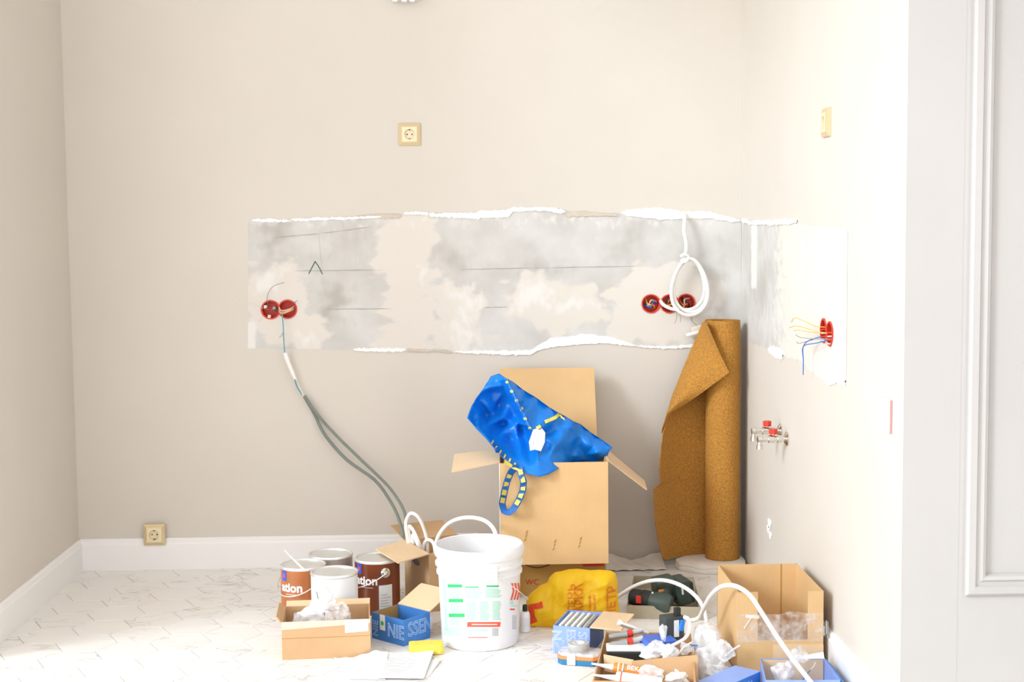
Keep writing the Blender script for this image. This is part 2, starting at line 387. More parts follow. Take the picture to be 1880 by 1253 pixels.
# picture-frame moulding on the return wall
def moulding():
    x0, x1, z0, z1 = 1.213, 2.3, .40, 2.5
    prof = [(0, 0), (0, .010), (.006, .016), (.022, .017), (.026, .010), (.034, .010), (.040, .017), (.048, .014), (.053, .004), (.053, 0)]
    mb = MB(); k = len(prof); cs = [(x0, z0, 1, 1), (x1, z0, -1, 1), (x1, z1, -1, -1), (x0, z1, 1, -1)]
    for s in range(4):
        m = MB(); a, b = cs[s], cs[(s+1) % 4]
        vs = [V(c[0]+c[2]*d, YR-h, c[1]+c[3]*d) for c in (a, b) for d, h in prof]
        m.add(vs, [(i, i+1, k+i+1, k+i) for i in range(k-1)])
        mb.add(m.v, m.f)
    struct(mb.build('trim_1', 'panel_paint'))
moulding()

# ------------------------------------------------------------------ bare plaster band
def interp(pts, x):
    xs = [p[0] for p in pts]; ys = [p[1] for p in pts]
    return float(np.interp(x, xs, ys))
def blob(u, v, cu, cv, ru, rv, soft=.25):
    d = math.hypot((u-cu)/ru, (v-cv)/rv); return max(0., min(1., .5+(1-d)/soft*.5))
def rect(u, v, u0, u1, v0, v1, s=12.):
    return max(0., min(1., .5+min(u-u0, u1-u, v-v0, v1-v)/s*.5))
def band(wall, name, place, tops, bots, u0, u1, nu, nv, mask, holes, off, solid=.002):
    mb = MB(); cols = []; keep = []
    js = 1.2 if abs(u1-u0) > 50 else 0.0; jt = np.convolve(rng.randn(nu+9), np.ones(4)/4, 'same')*js; jb = np.convolve(rng.randn(nu+9), np.ones(4)/4, 'same')*js
    for j in range(nv+1):
        for i in range(nu+1):
            u = u0+(u1-u0)*i/nu; t = interp(tops, u)+jt[i]; b = interp(bots, u)+jb[i]; v = b+(t-b)*j/nv
            mb.v.append(place(u, v)); cols.append(mask(u, v))
    for j in range(nv):
        for i in range(nu):
            q = (j*(nu+1)+i, j*(nu+1)+i+1, (j+1)*(nu+1)+i+1, (j+1)*(nu+1)+i)
            c = sum((mb.v[k] for k in q), Vector())/4
            if any((c-h).length < .036 for h in holes): continue
            mb.f.append(q)
    me = bpy.data.meshes.new(name); me.from_pydata([tuple(p) for p in mb.v], [], mb.f)
    at = me.attributes.new('mask', 'FLOAT_COLOR', 'POINT')
    at.data.foreach_set('color', np.array([(*c, 1) for c in cols], dtype=np.float32).ravel())
    me.materials.append(M['plaster']); o = bpy.data.objects.new(name, me); COL.objects.link(o); o.parent = wall
    me.shade_smooth(); return o
def wob(u, v): return 9*math.sin(v*.09+u*.02)+6*math.sin(v*.21+1)+4*math.sin(u*.13+v*.05), 7*math.sin(u*.07+2)+4*math.sin(u*.19+v*.04)
def mback(u, v):
    a, b = wob(u, v); U, W = u+a, v+b
    cream = max(blob(U, W, 505, 548, 62, 66, .5), blob(U, W, 545, 600, 58, 44, .5), rect(U, W, 705, 798, 380, 655, 30), blob(U, W, 735, 475, 50, 70, .6), rect(U, W, 790, 885, 512, 648, 34)*.9,
                blob(U, W, 985, 545, 56, 40, .5), rect(U, W, 960, 1112, 525, 590, 30), blob(U, W, 1020, 590, 60, 22, .7), blob(U, W, 1228, 560, 104, 78, .4), rect(U, W, 1118, 1160, 520, 640, 26))
    dark = max(blob(U, W, 503, 428, 28, 40, .9), blob(U, W, 612, 555, 24, 40, .7), blob(U, W, 832, 475, 32, 25, .9)*.8, blob(U, W, 1000, 497, 60, 18, .9)*.8,
               blob(U, W, 1160, 445, 34, 55, 1.2)*.8, blob(U, W, 640, 440, 80, 30, 1.6)*.6, blob(u, v, 1330, 480, 30, 70, 1.4)*.5, rect(U, W, 450, 700, 405, 640, 60)*.35)
    wht = max(rect(U, W, 825, 882, 520, 640, 40)*.85, blob(U, W, 490, 515, 36, 26, .8)*.8, blob(U, W, 770, 500, 12, 25, .8)*.7, blob(U, W, 975, 545, 46, 26, .9)*.9, blob(U, W, 1050, 560, 60, 14, 1.0)*.8,
              rect(u, v, 452, 470, 590, 642, 6), blob(U, W, 1310, 560, 20, 55, .9)*.7, blob(U, W, 560, 620, 40, 16, 1.)*.7, rect(U, W, 452, 1360, 396, 412, 22)*.75)
    return (cream, dark, wht)
TOPB = [(455, 406), (470, 404), (535, 404), (620, 401), (700, 398), (745, 394), (800, 391), (880, 389), (935, 384), (1035, 385), (1060, 391), (1140, 391), (1210, 386), (1290, 392), (1352, 405), (1362, 408)]
BOTB = [(455, 641), (560, 641), (640, 643), (745, 644), (830, 648), (900, 649), (975, 645), (1010, 632), (1100, 627), (1168, 636), (1240, 640), (1300, 630), (1362, 618)]
band(wall_back, 'bare_plaster', lambda u, v: P(u, v, YB-.0008), TOPB, BOTB, 455, 1361, 230, 60, mback, BJ, 0)
def strip(wall, name, place, top, bot, mat_, nrm, n=40, t=.003, j=.8):
    u0, u1 = top[0][0], top[-1][0]; mb = MB(); a = []; b = []
    for i in range(n+1):
        u = u0+(u1-u0)*i/n; e = min(1, i/2, (n-i)/2)
        vt, vb = interp(top, u)+rng.randn()*j, interp(bot, u)+rng.randn()*j
        m = (vt+vb)/2; vt = m+(vt-m)*max(e, .25); vb = m+(vb-m)*max(e, .25)
        a.append(place(u, vt)); b.append(place(u, vb))
    k = n+1; nn = Vector(nrm)*t
    mb.add([p+nn for p in a]+[p+nn for p in b]+a+b, [(i, i+1, k+i+1, k+i) for i in range(n)]+[(i, i+1, 2*k+i+1, 2*k+i) for i in range(n)]+[(k+i, k+i+1, 3*k+i+1, 3*k+i) for i in range(n)])
    o = mb.build(name, mat_, wall); return o
pb = lambda u, v: P(u, v, YB-.001)
fb = (0, -1, 0)
for top, bot, mt in [
    ([(463, 403), (500, 402), (535, 405)], [(463, 407), (500, 408), (535, 408)], 'spackle'),
    ([(535, 400), (560, 401), (640, 399), (700, 396)], [(535, 407), (560, 406), (640, 403), (700, 400)], 'spackle'),
    ([(655, 397), (700, 393), (737, 393)], [(655, 400), (700, 401), (737, 400)], 'tan_smear'),
    ([(740, 391), (765, 388), (800, 392)], [(740, 394), (765, 394), (800, 395)], 'spackle'),
    ([(788, 392), (830, 391), (885, 390)], [(788, 398), (830, 400), (885, 402)], 'spackle'),
    ([(870, 388), (935, 385), (940, 381), (1000, 380), (1038, 384)], [(870, 402), (935, 399), (940, 389), (1000, 387), (1038, 394)], 'spackle'),
    ([(1038, 389), (1070, 388), (1135, 394)], [(1038, 398), (1070, 397), (1135, 397)], 'tan_smear'),
    ([(1140, 386), (1210, 381), (1258, 388), (1300, 388), (1358, 403)], [(1140, 395), (1210, 403), (1258, 402), (1300, 402), (1358, 409)], 'spackle'),
    ([(648, 640), (690, 640), (745, 639)], [(648, 644), (690, 646), (745, 646)], 'spackle'),
    ([(745, 641), (800, 642), (830, 645)], [(745, 646), (800, 646), (830, 648)], 'tan_smear'),
    ([(832, 645), (900, 644), (970, 644), (985, 640)], [(832, 647), (900, 651), (970, 653), (985, 648)], 'spackle'),
    ([(972, 645), (1010, 622), (1075, 614), (1115, 618), (1168, 633)], [(972, 648), (1010, 638), (1075, 632), (1115, 630), (1168, 637)], 'spackle'),
    ([(1168, 634), (1220, 637), (1285, 632)], [(1168, 637), (1220, 641), (1285, 637)], 'spackle')]:
    strip(wall_back, 'spackle_stroke' if mt == 'spackle' else 'paint_smear', pb, top, bot, mt, fb, t=.0034+.0004*(rng.rand()*3))
for u0, v0, u1, v1 in [(540, 498, 702, 496), (846, 495, 1010, 492), (1010, 492, 1168, 489), (596, 568, 718, 567), (888, 565, 934, 564), (500, 437, 590, 429), (590, 429, 680, 417), (585, 430, 592, 500)]:
    strip(wall_back, 'pencil_line', lambda u, v: P(u, v, YB-.0009), [(u0, v0-.6), (u1, v1-.6)], [(u0, v0+.6), (u1, v1+.6)], 'pencil', fb, n=14, t=.0008, j=.25)
for a, b in [((567, 503), (579, 480)), ((578, 480), (592, 504))]:
    pa, pc = P(*a, YB-.0016), P(*b, YB-.0016)
    MB().tube([pa, (pa+pc)/2+V(.001, 0, .003), pc], .0018, 6).build('green_mark', 'green_marker', wall_back)
# right wall band, in (y, z) metres
pr_ = lambda y, z: V(XR-.0022, y, z)
TR = [(3.95, 1.300), (4.1, 1.308), (4.4, 1.315), (4.8, 1.325), (5.1, 1.322), (5.498, 1.335)]
BR = [(3.95, .868), (4.05, .88), (4.15, .845), (4.35, .86), (4.5, .882), (4.8, .868), (5.0, .878), (5.25, .875), (5.498, .872)]
band(wall_right, 'bare_plaster', pr_, TR, BR, 5.498, 3.95, 150, 44, lambda y, z: (.9*max(0., min(1., (5.1-y)/.5)), blob(y, z, 5.1, 1.1, .25, .15, 1.2)*.8, max(.40*max(0., min(1., (5.35-y)/.45)), rect(y, z, 5.20, 5.31, 1.08, 1.36, .02))), RJ, 0)
# keep jitter small in metres: rebuild verts flat on the wall within the band limits
ob = [c for c in wall_right.children if c.name.startswith('bare_plaster')][0]
nu, nv = 150, 44
for j in range(nv+1):
    for i in range(nu+1):
        y = 5.498+(3.95-5.498)*i/nu; t = interp(TR, y)+.004*math.sin(i*1.3)*math.sin(i*.37); b = interp(BR, y)+.005*math.sin(i*.9)*math.sin(i*.23)
        ob.data.vertices[j*(nu+1)+i].co = (XR-.0007, y, b+(t-b)*j/nv)
for top, bot in [([(4.55, 1.335), (4.9, 1.335), (5.3, 1.33), (5.49, 1.345)], [(4.55, 1.320), (4.9, 1.315), (5.3, 1.318), (5.49, 1.325)]),
                 ([(4.75, .888), (4.85, .895), (4.98, .885)], [(4.75, .862), (4.85, .858), (4.98, .868)]), ([(3.95, .885), (4.05, .90), (4.15, .87)], [(3.95, .862), (4.05, .862), (4.15, .84)])]:
    strip(wall_right, 'spackle_stroke', lambda y, z: V(XR-.001, y, z), top, bot, 'spackle', (-1, 0, 0), t=.004, j=.002)
# scraped filler spot low on the right wall
fs = MB(); c0 = PX(1414, 972, XR)
for dy, dz, r in [(0, 0.02, .022), (.02, -.005, .018), (-.015, -.02, .016)]:
    pts = [V(XR-.001, c0.y+dy+r*1.1*math.cos(a)*(1+.3*math.sin(3*a)), c0.z+dz+r*math.sin(a)*(1+.25*math.cos(2*a))) for a in np.linspace(0, 2*math.pi, 14)[:-1]]
    fs.poly(pts, .003, (1, 0, 0))
fs.build('filler_spot', 'spackle', wall_right)

# ------------------------------------------------------------------ sockets, switch, boxes on the walls
def socket(name, label, loc, rz):
    t = thing(name, label, 'socket', loc, rz, 'gold framed wall sockets')
    def ring(h0, h1, d0, d1, inner):
        m = MB(); a, b = h0/2, h1/2
        o = [V(sx*a, 0, sz*a) for sx, sz in ((-1, -1), (1, -1), (1, 1), (-1, 1))]
        o1 = [V(sx*a*.985, -d0, sz*a*.985) for sx, sz in ((-1, -1), (1, -1), (1, 1), (-1, 1))]
        i1 = [V(sx*b, -d1, sz*b) for sx, sz in ((-1, -1), (1, -1), (1, 1), (-1, 1))]
        i2 = [V(sx*b, 0, sz*b) for sx, sz in ((-1, -1), (1, -1), (1, 1), (-1, 1))]
        m.add(o+o1+i1+i2, [(i, (i+1) % 4, 4+(i+1) % 4, 4+i) for i in range(4)]+[(4+i, 4+(i+1) % 4, 8+(i+1) % 4, 8+i) for i in range(4)]+[(8+i, 8+(i+1) % 4, 12+(i+1) % 4, 12+i) for i in range(4)])
        return m
    ring(.084, .057, .006, .012, 0).build('frame', 'gold', t)
    # insert with a round well
    m = MB(); n = 32; hw = .0285; R_ = .0195
    sq = []; ci = []; cb = []
    for k in range(n):
        a = 2*math.pi*k/n; c, s_ = math.cos(a), math.sin(a); q = hw/max(abs(c), abs(s_))
        sq.append(V(q*c, -.0125, q*s_)); ci.append(V(R_*c, -.0135, R_*s_)); cb.append(V(R_*.92*c, -.002, R_*.92*s_))
    m.add(sq+ci+cb, [(k, (k+1) % n, n+(k+1) % n, n+k) for k in range(n)]+[(n+k, n+(k+1) % n, 2*n+(k+1) % n, 2*n+k) for k in range(n)]+[tuple(range(2*n, 3*n))])
    ins = m.build('insert', 'gold_light', t, smooth=False)
    Mx = Matrix.Rotation(math.pi/2, 3, 'X')
    for s in (-1, 1): MB().lathe([(.0028, 0), (.0028, .0012)], (s*.0095, -.0018, 0), 12, Mx).build('pin_hole', 'dark_hole', ins)
    for s in (-1, 1): MB().box((0, -.006, s*.0172), (.006, .008, .003)).build('earth_clip', 'dark_hole', ins)
    return t
socket('power_socket', 'gold framed power socket high on the beige back wall', P(752, 247, YB-.0005), 0)
socket('power_socket', 'gold framed power socket overlapping the white skirting board', P(284, 982, YB-.0165)+V(0, 0, 0), 0)
socket('power_socket', 'gold framed power socket high on the bright right wall, seen edge on', V(XR-.0005, 4.186, 1.615), -math.pi/2)
t = thing('wall_switch', 'white wall plate on the bright right wall near its outer corner', 'switch', V(XR-.0005, 3.555, .833), -math.pi/2)
MB().box((0, -.005, 0), (.084, .01, .084)).build('plate', 'white_plastic', t, bevel=.003)
MB().box((0, -.012, 0), (.056, .006, .056)).build('rocker', 'white_plastic', t, bevel=.002)
MB().box((.0424, -.003, 0), (.0008, .006, .084)).build('edge_strip', 'shadow_line_red', t)  # reddish strip paints the plate's shadow line along its near edge
t = thing('wall_box', 'white plastic box fixed on the wall at the top edge', 'box', P(743, 3, YB)+V(0, 0, 0))
MB().box((0, -.03, .06), (.105, .06, .12)).build('housing', 'white_plastic', t, bevel=.008)
for x in (-.035, 0, .03): MB().box((x, -.032, -.003), (.02, .03, .006)).build('clip', 'white_plastic', t, bevel=.002)

def cup(name, label, loc, rz, group):
    t = thing(name, label, 'junction box', loc, rz, group); Mx = Matrix.Rotation(math.pi/2, 3, 'X')
    prof = [(.0372, .0006), (.0372, .0042), (.0335, .0048), (.0318, .0035), (.0310, -.038), (.0325, -.0405)]
    MB().lathe(prof, (0, 0, 0), 32, Mx, cap=False).add([Mx @ V(.0315*math.cos(a), .0315*math.sin(a), -.038) for a in np.linspace(0, 2*math.pi, 33)[:-1]], [tuple(range(32))]).build('cup', 'red_plastic', t, smooth=True)
    MB().box((0, .033, 0), (.012, .006, .012)).build('screw_post', 'red_plastic', t)
    return t
g = 'red junction boxes'
cups = [cup('junction_box', l, b, 0, g) for l, b in zip([
    'red junction box at the left end of the plaster band, thin wire rising from it', 'red junction box at the left end of the band, the one with orange wires',
    'red junction box furthest left of the three under the hanging cable', 'middle red junction box of the three, behind the hanging cable',
    'red junction box furthest right of the three, inside the hanging cable loop'], BJ)]
cups += [cup('junction_box', l, b, -math.pi/2, g) for l, b in zip(['red junction box on the right wall, the farther of the pair', 'red junction box on the right wall, the nearer of the pair'], RJ)]
def wire(parent, pts, r, m, name='wire'): return MB().tube(pts, r, 6, smooth=5).build(name, m, parent, smooth=True, world=True)
# wires belong to their boxes
wire(cups[0], [BJ[0]+V(-.01, .02, .01), BJ[0]+V(-.012, -.01, .035), P(492, 540, 5.47), P(502, 526, 5.46), P(522, 519, 5.46)], .0013, 'wire_grey')
wire(cups[0], [BJ[0]+V(-.012, .02, 0), BJ[0]+V(-.03, -.012, .008), P(462, 557, 5.47), P(445, 558, 5.46), P(431, 551, 5.46)], .0009, 'wire_pale')
for dx, dz, c in [(-.02, .012, 'wire_pale'), (.014, .006, 'wire_grey'), (-.006, -.026, 'wire_pale'), (.02, .0, 'wire_black')]:
    MB().box(BJ[0]+V(dx, .006, dz), (.012, .022, .012), Matrix.Rotation(random.uniform(-.6, .6), 3, 'Y')).build('wire_connector', c, cups[0], bevel=.002, world=True)
for k, c in enumerate(['wire_pale', 'wire_orange', 'wire_pale', 'wire_orange']):
    wire(cups[1], [BJ[1]+V(.028, .02, .016-.006*k), BJ[1]+V(.012, -.006, .002-.003*k), BJ[1]+V(-.022, -.012, -.004-.005*k), BJ[1]+V(-.034, .0, .012-.006*k)], .002, c)
wire(cups[1], [BJ[1]+V(.02, .02, .02), BJ[1]+V(.03, -.01, .026), BJ[1]+V(.04, -.02, .034)], .0011, 'wire_teal')
for ci, cs in ((2, ['wire_blue', 'wire_yellow', 'wire_orange', 'wire_blue', 'wire_pale']), (3, ['wire_yellow', 'wire_yellow', 'wire_black']), (4, ['wire_orange', 'wire_black', 'wire_pale'])):
    for k, c in enumerate(cs):
        a = random.uniform(0, 6.28); q = BJ[ci]
        wire(cups[ci], [q+V(.026*math.cos(a), .022, .026*math.sin(a)), q+V(.012*math.cos(a+1.2), .004, .014*math.sin(a+1)), q+V(-.012*math.cos(a+.5), .008, -.012*math.sin(a+.3)), q+V(-.025*math.cos(a), .024, -.026*math.sin(a))], .0028, c)
for k, (y, z, c) in enumerate([(4.44, 1.01, 'wire_yellow'), (4.47, .99, 'wire_yellow'), (4.40, .985, 'wire_yellow'), (4.38, .975, 'wire_grey'), (4.36, .955, 'wire_grey')]):
    q = RJ[k % 2]
    wire(cups[5+k % 2], [q+V(.02, 0, .01-.008*k), q+V(-.02, .03, .012-.010*k), V(XR-.05, (q.y+y)/2+.03, (q.z+z)/2+.012*(2-k)), V(XR-.045, y, z)], .0013, c)
for q, k in ((RJ[0], 5), (RJ[1], 6)):
    wire(cups[k], [q+V(.02, 0, -.012), q+V(-.03, .04, -.03), V(XR-.04, 4.30, .945), V(XR-.036, 4.315, .90), V(XR-.034, 4.325, .855)], .0016, 'wire_blue')
for k in range(4):
    for ci, q in ((5, RJ[0]), (6, RJ[1])):
        wire(cups[ci], [q+V(.02, -.025, .006-.010*k), q+V(-.004, -.008, .004-.011*k), q+V(-.004, .012, .0-.009*k), q+V(.02, .026, -.004-.008*k)], .002, ['red_plastic', 'wire_pale', 'red_plastic', 'wire_pale'][k])

# hanging cable on the back wall
t = thing('cable_coil', 'white cable hung in a long loop over the plaster band', 'cable', P(1257, 480, 5.5))
yk = 5.455
MB().tube([P(1256, 392, 5.499), P(1257, 400, 5.475), P(1256, 425, yk), P(1260, 448, yk), P(1258, 470, yk), P(1254, 480, yk)], .0075, 10).build('lead', 'white_cable', t, smooth=True, world=True)
for k, (cu, cv, ru, rv, tl) in enumerate([(1266, 527, 33, 52, 0), (1267, 524, 30, 49, .03), (1264, 523, 29, 46, -.05)]):
    pts = []
    for i in range(28):
        a = 2*math.pi*i/28; du = ru*math.sin(a)*(1-.22*math.cos(a)); dv = -rv*math.cos(a)
        pts.append(P(cu+du+tl*dv, cv+dv, yk-.012+.012*k+.006*math.sin(a)))
    MB().tube(pts, .0065, 8, closed=True, smooth=2).build('loop', 'white_cable', t, smooth=True, world=True)
MB().tube([P(1213, 553, 5.49), P(1218, 560, 5.46), P(1232, 567, 5.445), P(1246, 569, 5.44)], .0065, 8).build('tail', 'white_cable', t, smooth=True, world=True)
MB().tube([P(1250, 471, yk-.012), P(1257, 467, yk-.02), P(1264, 472, yk-.014), P(1258, 481, yk-.02), P(1250, 477, yk-.016)], .006, 8).build('knot', 'white_cable', t, smooth=True, world=True)
for a, b in (((1242, 572), (1239, 594)), ((1246, 573), (1249, 592))):
    MB().tube([P(*a, 5.45), P((a[0]+b[0])/2+2, (a[1]+b[1])/2, 5.45), P(*b, 5.455)], .0012, 6).build('wire_end', 'wire_grey', t, world=True)
t = thing('connector_block', 'small white connector block dangling on wires beside the cork roll', 'connector', P(1276, 610, 5.47))
rb = Matrix.Rotation(math.radians(-14), 3, 'Y')
MB().box(P(1277, 611, 5.47), (.075, .022, .012), rb).build('base', 'white_plastic', t, bevel=.003, world=True)
MB().box(P(1280, 603, 5.47), (.045, .02, .02), rb).build('cover', 'wire_pale', t, bevel=.003, world=True)
for a in ((1266, 580), (1270, 580)): MB().tube([P(*a, 5.48), P(1272, 592, 5.46), P(1283, 600, 5.47)], .0013, 6).build('wire', 'wire_grey', t, world=True)

# twin grey cable from the left boxes down to the carton
t = thing('twin_cable', 'pair of grey cables sagging from the red boxes down the beige wall', 'cable', P(557, 727, 5.5))
def wallpts(l, y0, y1): return [P(u, v, y0+(y1-y0)*(i/(len(l)-1))**3) for i, (u, v) in enumerate(l)]
MB().tube(wallpts([(558, 727), (578, 762), (597, 800), (637, 845), (688, 882), (716, 920), (731, 950), (741, 985)], 5.48, 5.02), .0062, 8).build('cable', 'grey_cable', t, smooth=True, world=True)
MB().tube(wallpts([(559, 727), (583, 762), (617, 800), (663, 845), (700, 880), (722, 905), (742, 940), (749, 985)], 5.47, 5.02), .0058, 8).build('cable', 'grey_cable', t, smooth=True, world=True)
MB().tube([P(518, 576, 5.48), P(520, 600, 5.465), P(521, 625, 5.46), P(523, 650, 5.462)], .0022, 6).build('lead_wire', 'wire_teal', t, smooth=True, world=True)
MB().tube([P(521, 608, 5.462), P(517, 616, 5.45), P(513, 620, 5.44)], .0014, 6).build('cut_end', 'wire_grey', t, world=True)
MB().tube([P(523, 648, 5.462), P(530, 668, 5.465), P(543, 698, 5.47)], [.008, .009, .008, .006], 8).build('tape_wrap', 'white_cable', t, smooth=True, world=True)
MB().tube([P(541, 695, 5.47), P(549, 712, 5.472), P(557, 728, 5.475)], .0042, 8).build('stripped_sheath', 'wire_pale', t, smooth=True, world=True)
MB().tube([P(541, 697, 5.462), P(546, 712, 5.464), P(556, 727, 5.474)], .0026, 8).build('bare_wire', 'wire_teal', t, smooth=True, world=True)

# angle valves on the right wall
def valve(label, y, z):
    t = thing('angle_valve', label, 'valve', (XR, y, z), 0, 'angle valves'); Ry = Matrix.Rotation(-math.pi/2, 3, 'Y')
    MB().lathe([(.024, .0005), (.024, .003), (.012, .012), (.010, .012)], (0, 0, 0), 24, Ry).build('escutcheon', 'chrome', t, smooth=True)
    MB().lathe([(.009, .01), (.009, .02), (.013, .021), (.013, .034), (.010, .035), (.010, .044), (.0135, .046), (.0135, .064), (.010, .066), (.010, .084), (.012, .086), (.012, .1), (.008, .102)], (0, 0, 0), 16, Ry).build('body', 'chrome', t, smooth=True)
    MB().lathe([(.0075, 0), (.0075, -.02), (.0105, -.021), (.0105, -.034), (.007, -.035)], (-.094, 0, 0), 14).build('outlet', 'chrome', t, smooth=True)
    s = MB().lathe([(.005, 0), (.005, .02)], (-.048, 0, 0), 12).build('stem', 'chrome', t)
    mb = MB(); pr = []
    for k in range(20):
        a = 2*math.pi*k/20; r = .0125+.002*(k % 2); pr.append((r*math.cos(a)-.048, r*math.sin(a)))
    mb.poly([V(x, y_, .034) for x, y_ in pr], .018, (0, 0, 1)); mb.build('knob', 'red_plastic', t, bevel=.0015)
    return t
valve('chrome angle valve with red knob on the right wall, the nearer and lower of two', 4.685, .602)
valve('chrome angle valve with red knob on the right wall, the farther of two', 4.785, .615)

# ------------------------------------------------------------------ carton helpers
def Rz(a): return Matrix.Rotation(a, 3, 'Z')
def body(parent, c, h, m, t=.004, z0=0, name='box_body', world=True, top=False):
    """c: four base corners counter-clockwise (x, y); open-topped shell"""
    mb = MB(); c = [V(p[0], p[1], z0) for p in c]; up = V(0, 0, h); cen = sum(c, Vector())/4
    inn = []
    for i in range(4):
        a = (c[i]-c[i-1]).normalized(); b = (c[(i+1) % 4]-c[i]).normalized()
        inn.append(c[i] - a*t + b*t)
    n = 4; lo = V(0, 0, t)
    vs = c + [p+up for p in c] + [p+up for p in inn] + [p+lo for p in inn]
    fs_ = [(3, 2, 1, 0)] + [(i, (i+1) % 4, 4+(i+1) % 4, 4+i) for i in range(4)] + [(4+i, 4+(i+1) % 4, 8+(i+1) % 4, 8+i) for i in range(4)] + [(8+i, 8+(i+1) % 4, 12+(i+1) % 4, 12+i) for i in range(4)] + [(12, 13, 14, 15)]
    if top: vs, fs_ = c+[p+up for p in c], [(3, 2, 1, 0), (4, 5, 6, 7)]+[(i, (i+1) % 4, 4+(i+1) % 4, 4+i) for i in range(4)]
    return mb.add(vs, fs_).build(name, m, parent, world=world)
def flap(parent, a, b, d, m, taper=.02, t=.004, name='flap', world=True):
    """panel hinged on a-b, reaching out by vector d"""
    a, b, d = Vector(a), Vector(b), Vector(d); e = (b-a).normalized()*taper
    return MB().slab(a, b, b+d-e, a+d+e, t).build(name, m, parent, world=world)
def crumple(parent, name, m, c, r, seed, amp=.35, sub=4, fz=None):
    """crumpled film: closed surface with sharp ridges and hollows"""
    bm = bmesh.new(); bmesh.ops.create_icosphere(bm, subdivisions=sub, radius=1); rs = np.random.RandomState(seed)
    W = rs.randn(9, 3)*np.array([1.1]*3+[2.0]*3+[3.6]*3)[:, None]; ph = rs.rand(9)*6.28; am = np.array([.24]*3+[.16]*3+[.10]*3)*(amp/.35)
    mb = MB()
    for v in bm.verts:
        d = np.array(v.co.normalized()); k = 1.22-float((am*np.abs(np.sin(W @ d+ph))**.8).sum())*.62
        w = d+.16*np.sin(W[:3] @ d*1.7+ph[:3])
        mb.v.append(Vector(c)+Vector((w[0]*r[0]*k, w[1]*r[1]*k, w[2]*r[2]*k))*1.15)
    if fz is not None:
        for p in mb.v: p.z = max(p.z, fz+.001)
    mb.f = [tuple(v.index for v in f.verts) for f in bm.faces]; bm.free()
    o = mb.build(name, m, parent, world=True, smooth=True)
    return o

# ------------------------------------------------------------------ big carton on a flat carton, with the blue bag
t = thing('carton', 'flat carton in shade under the big open cardboard box', 'carton', (.29, 5.1, 0))
body(t, [(.115, 4.99), (.475, 4.99), (.475, 5.33), (.115, 5.33)], .148, 'card_deep', top=True)  # darker card: shade under the big box partly put into the colour
MB().poly([V(.365, 4.989, .146), V(.395, 4.989, .105), V(.470, 4.989, .105), V(.470, 4.989, .146)], -.0006, (0, 1, 0)).build('printed_mark', 'red_print', t, world=True)
lettering(t, 'WC', .028, frame(P(977, 1070, 4.989), (1, 0, 0), (0, 0, 1)), 'red_print', world=True)
MB().tube([V(.165, 4.94, .145), V(.19, 4.925, .128), V(.23, 4.92, .12), V(.27, 4.925, .13), V(.29, 4.94, .146)], .0022, 6).build('wire_loop', 'wire_black', t, smooth=True, world=True)

bx0, bx1, by0, by1, bz, bt = .095, .471, 4.85, 5.26, .1485, .505
t = thing('carton', 'big open cardboard box holding the blue bag, raised on a flat carton', 'carton', (.283, 5.05, bz))
body(t, [(bx0, by0), (bx1, by0), (bx1+.005, by1), (bx0+.01, by1)], bt-bz, 'card', z0=bz)
flap(t, (bx1-.0, by1, bt), (bx0+.015, by1, bt), (.004, .18, .267), 'card', .0, name='back_flap')
MB().slab(P(918, 826, 5.0), P(918, 850, 4.87), P(829, 869, 4.83), P(834, 836, 5.0), .004).build('side_flap', 'card_light', t, world=True)
MB().slab(V(bx1+.001, by0+.01, bt), V(bx1+.006, by1-.02, bt), P(1182, 884, 5.16), P(1187, 901, 4.93), .004).build('side_flap', 'card_light', t, world=True)
MB().slab(V(bx0-.001, by0-.0008, bz), V(bx0+.003, by0-.0008, bz), V(bx0+.003, by0-.0008, bt), V(bx0-.001, by0-.0008, bt), .0005).build('edge_strip', 'wire_pale', t, world=True)
for u, v in ((966, 983), (1018, 1000), (1065, 995)):
    q = P(u, v, by0)
    tb = MB()
    for k in range(3):
        c = q+V(.003*k-.004, -.0006, .014*k-.016); tb.poly([c+V(-.005+.002*(k % 2), 0, -.006), c+V(0.0015, 0, -.004-.002*k), c+V(.006, 0, .005), c+V(.001, 0, .004)], .0005, (0, -1, 0))
    tb.build('tear_mark', 'card_deep', t, world=True)

# blue bag
BAG3 = [(858,765,-.04),(866,745,-.02),(884,720,.02),(902,694,.05),(916,689,.05),(930,695,.0),(945,705,.03),(962,719,.04),(985,733,.05),(1010,751,.04),(1040,767,.02),(1052,773,-.01),(1068,782,.03),(1085,796,.03),(1105,809,.03),(1125,823,.01),(1119,828,.0),(1115,840,.01),(1104,849,.03),(1075,850,.03),(1050,849,.0),(1022,850,-.118),(1003,859,-.142),(986,862,-.152),(966,857,-.148),(948,852,-.142),(928,838,-.115),(908,818,-.09),(892,799,-.085),(876,784,-.07)]
LIP = [(938,714,-.02),(949,735,-.045),(959,757,-.06),(968,777,-.075),(979,789,-.085),(984,812,-.10),(984,838,-.135)]
INNER = [(928,722,.06),(938,745,.08),(948,768,.09),(958,790,.08),(968,812,.03),(972,835,-.09),(905,725,.08),(885,750,.06),(895,770,.09),(915,752,.11),(925,785,.10),(940,812,.05),(905,795,.02),(925,820,-.05),(950,836,-.10),(955,845,-.130),(970,846,-.136),(940,842,-.122)]
OUTER = [(1000,772,-.06),(1018,767,-.03),(1000,757,.01),(975,745,.0),(966,734,.02),(1010,790,-.02),(1025,783,-.03),(1046,779,-.035),(1030,798,-.07),(1015,812,-.095),(1005,832,-.115),(1040,815,-.04),(1048,835,-.01),(1070,800,.0),(1060,820,.01),(1080,815,-.02),(1095,828,-.035),(1075,838,.02),(1020,838,-.09),(1000,846,-.134),(1012,847,-.128),(1000,800,-.06)]
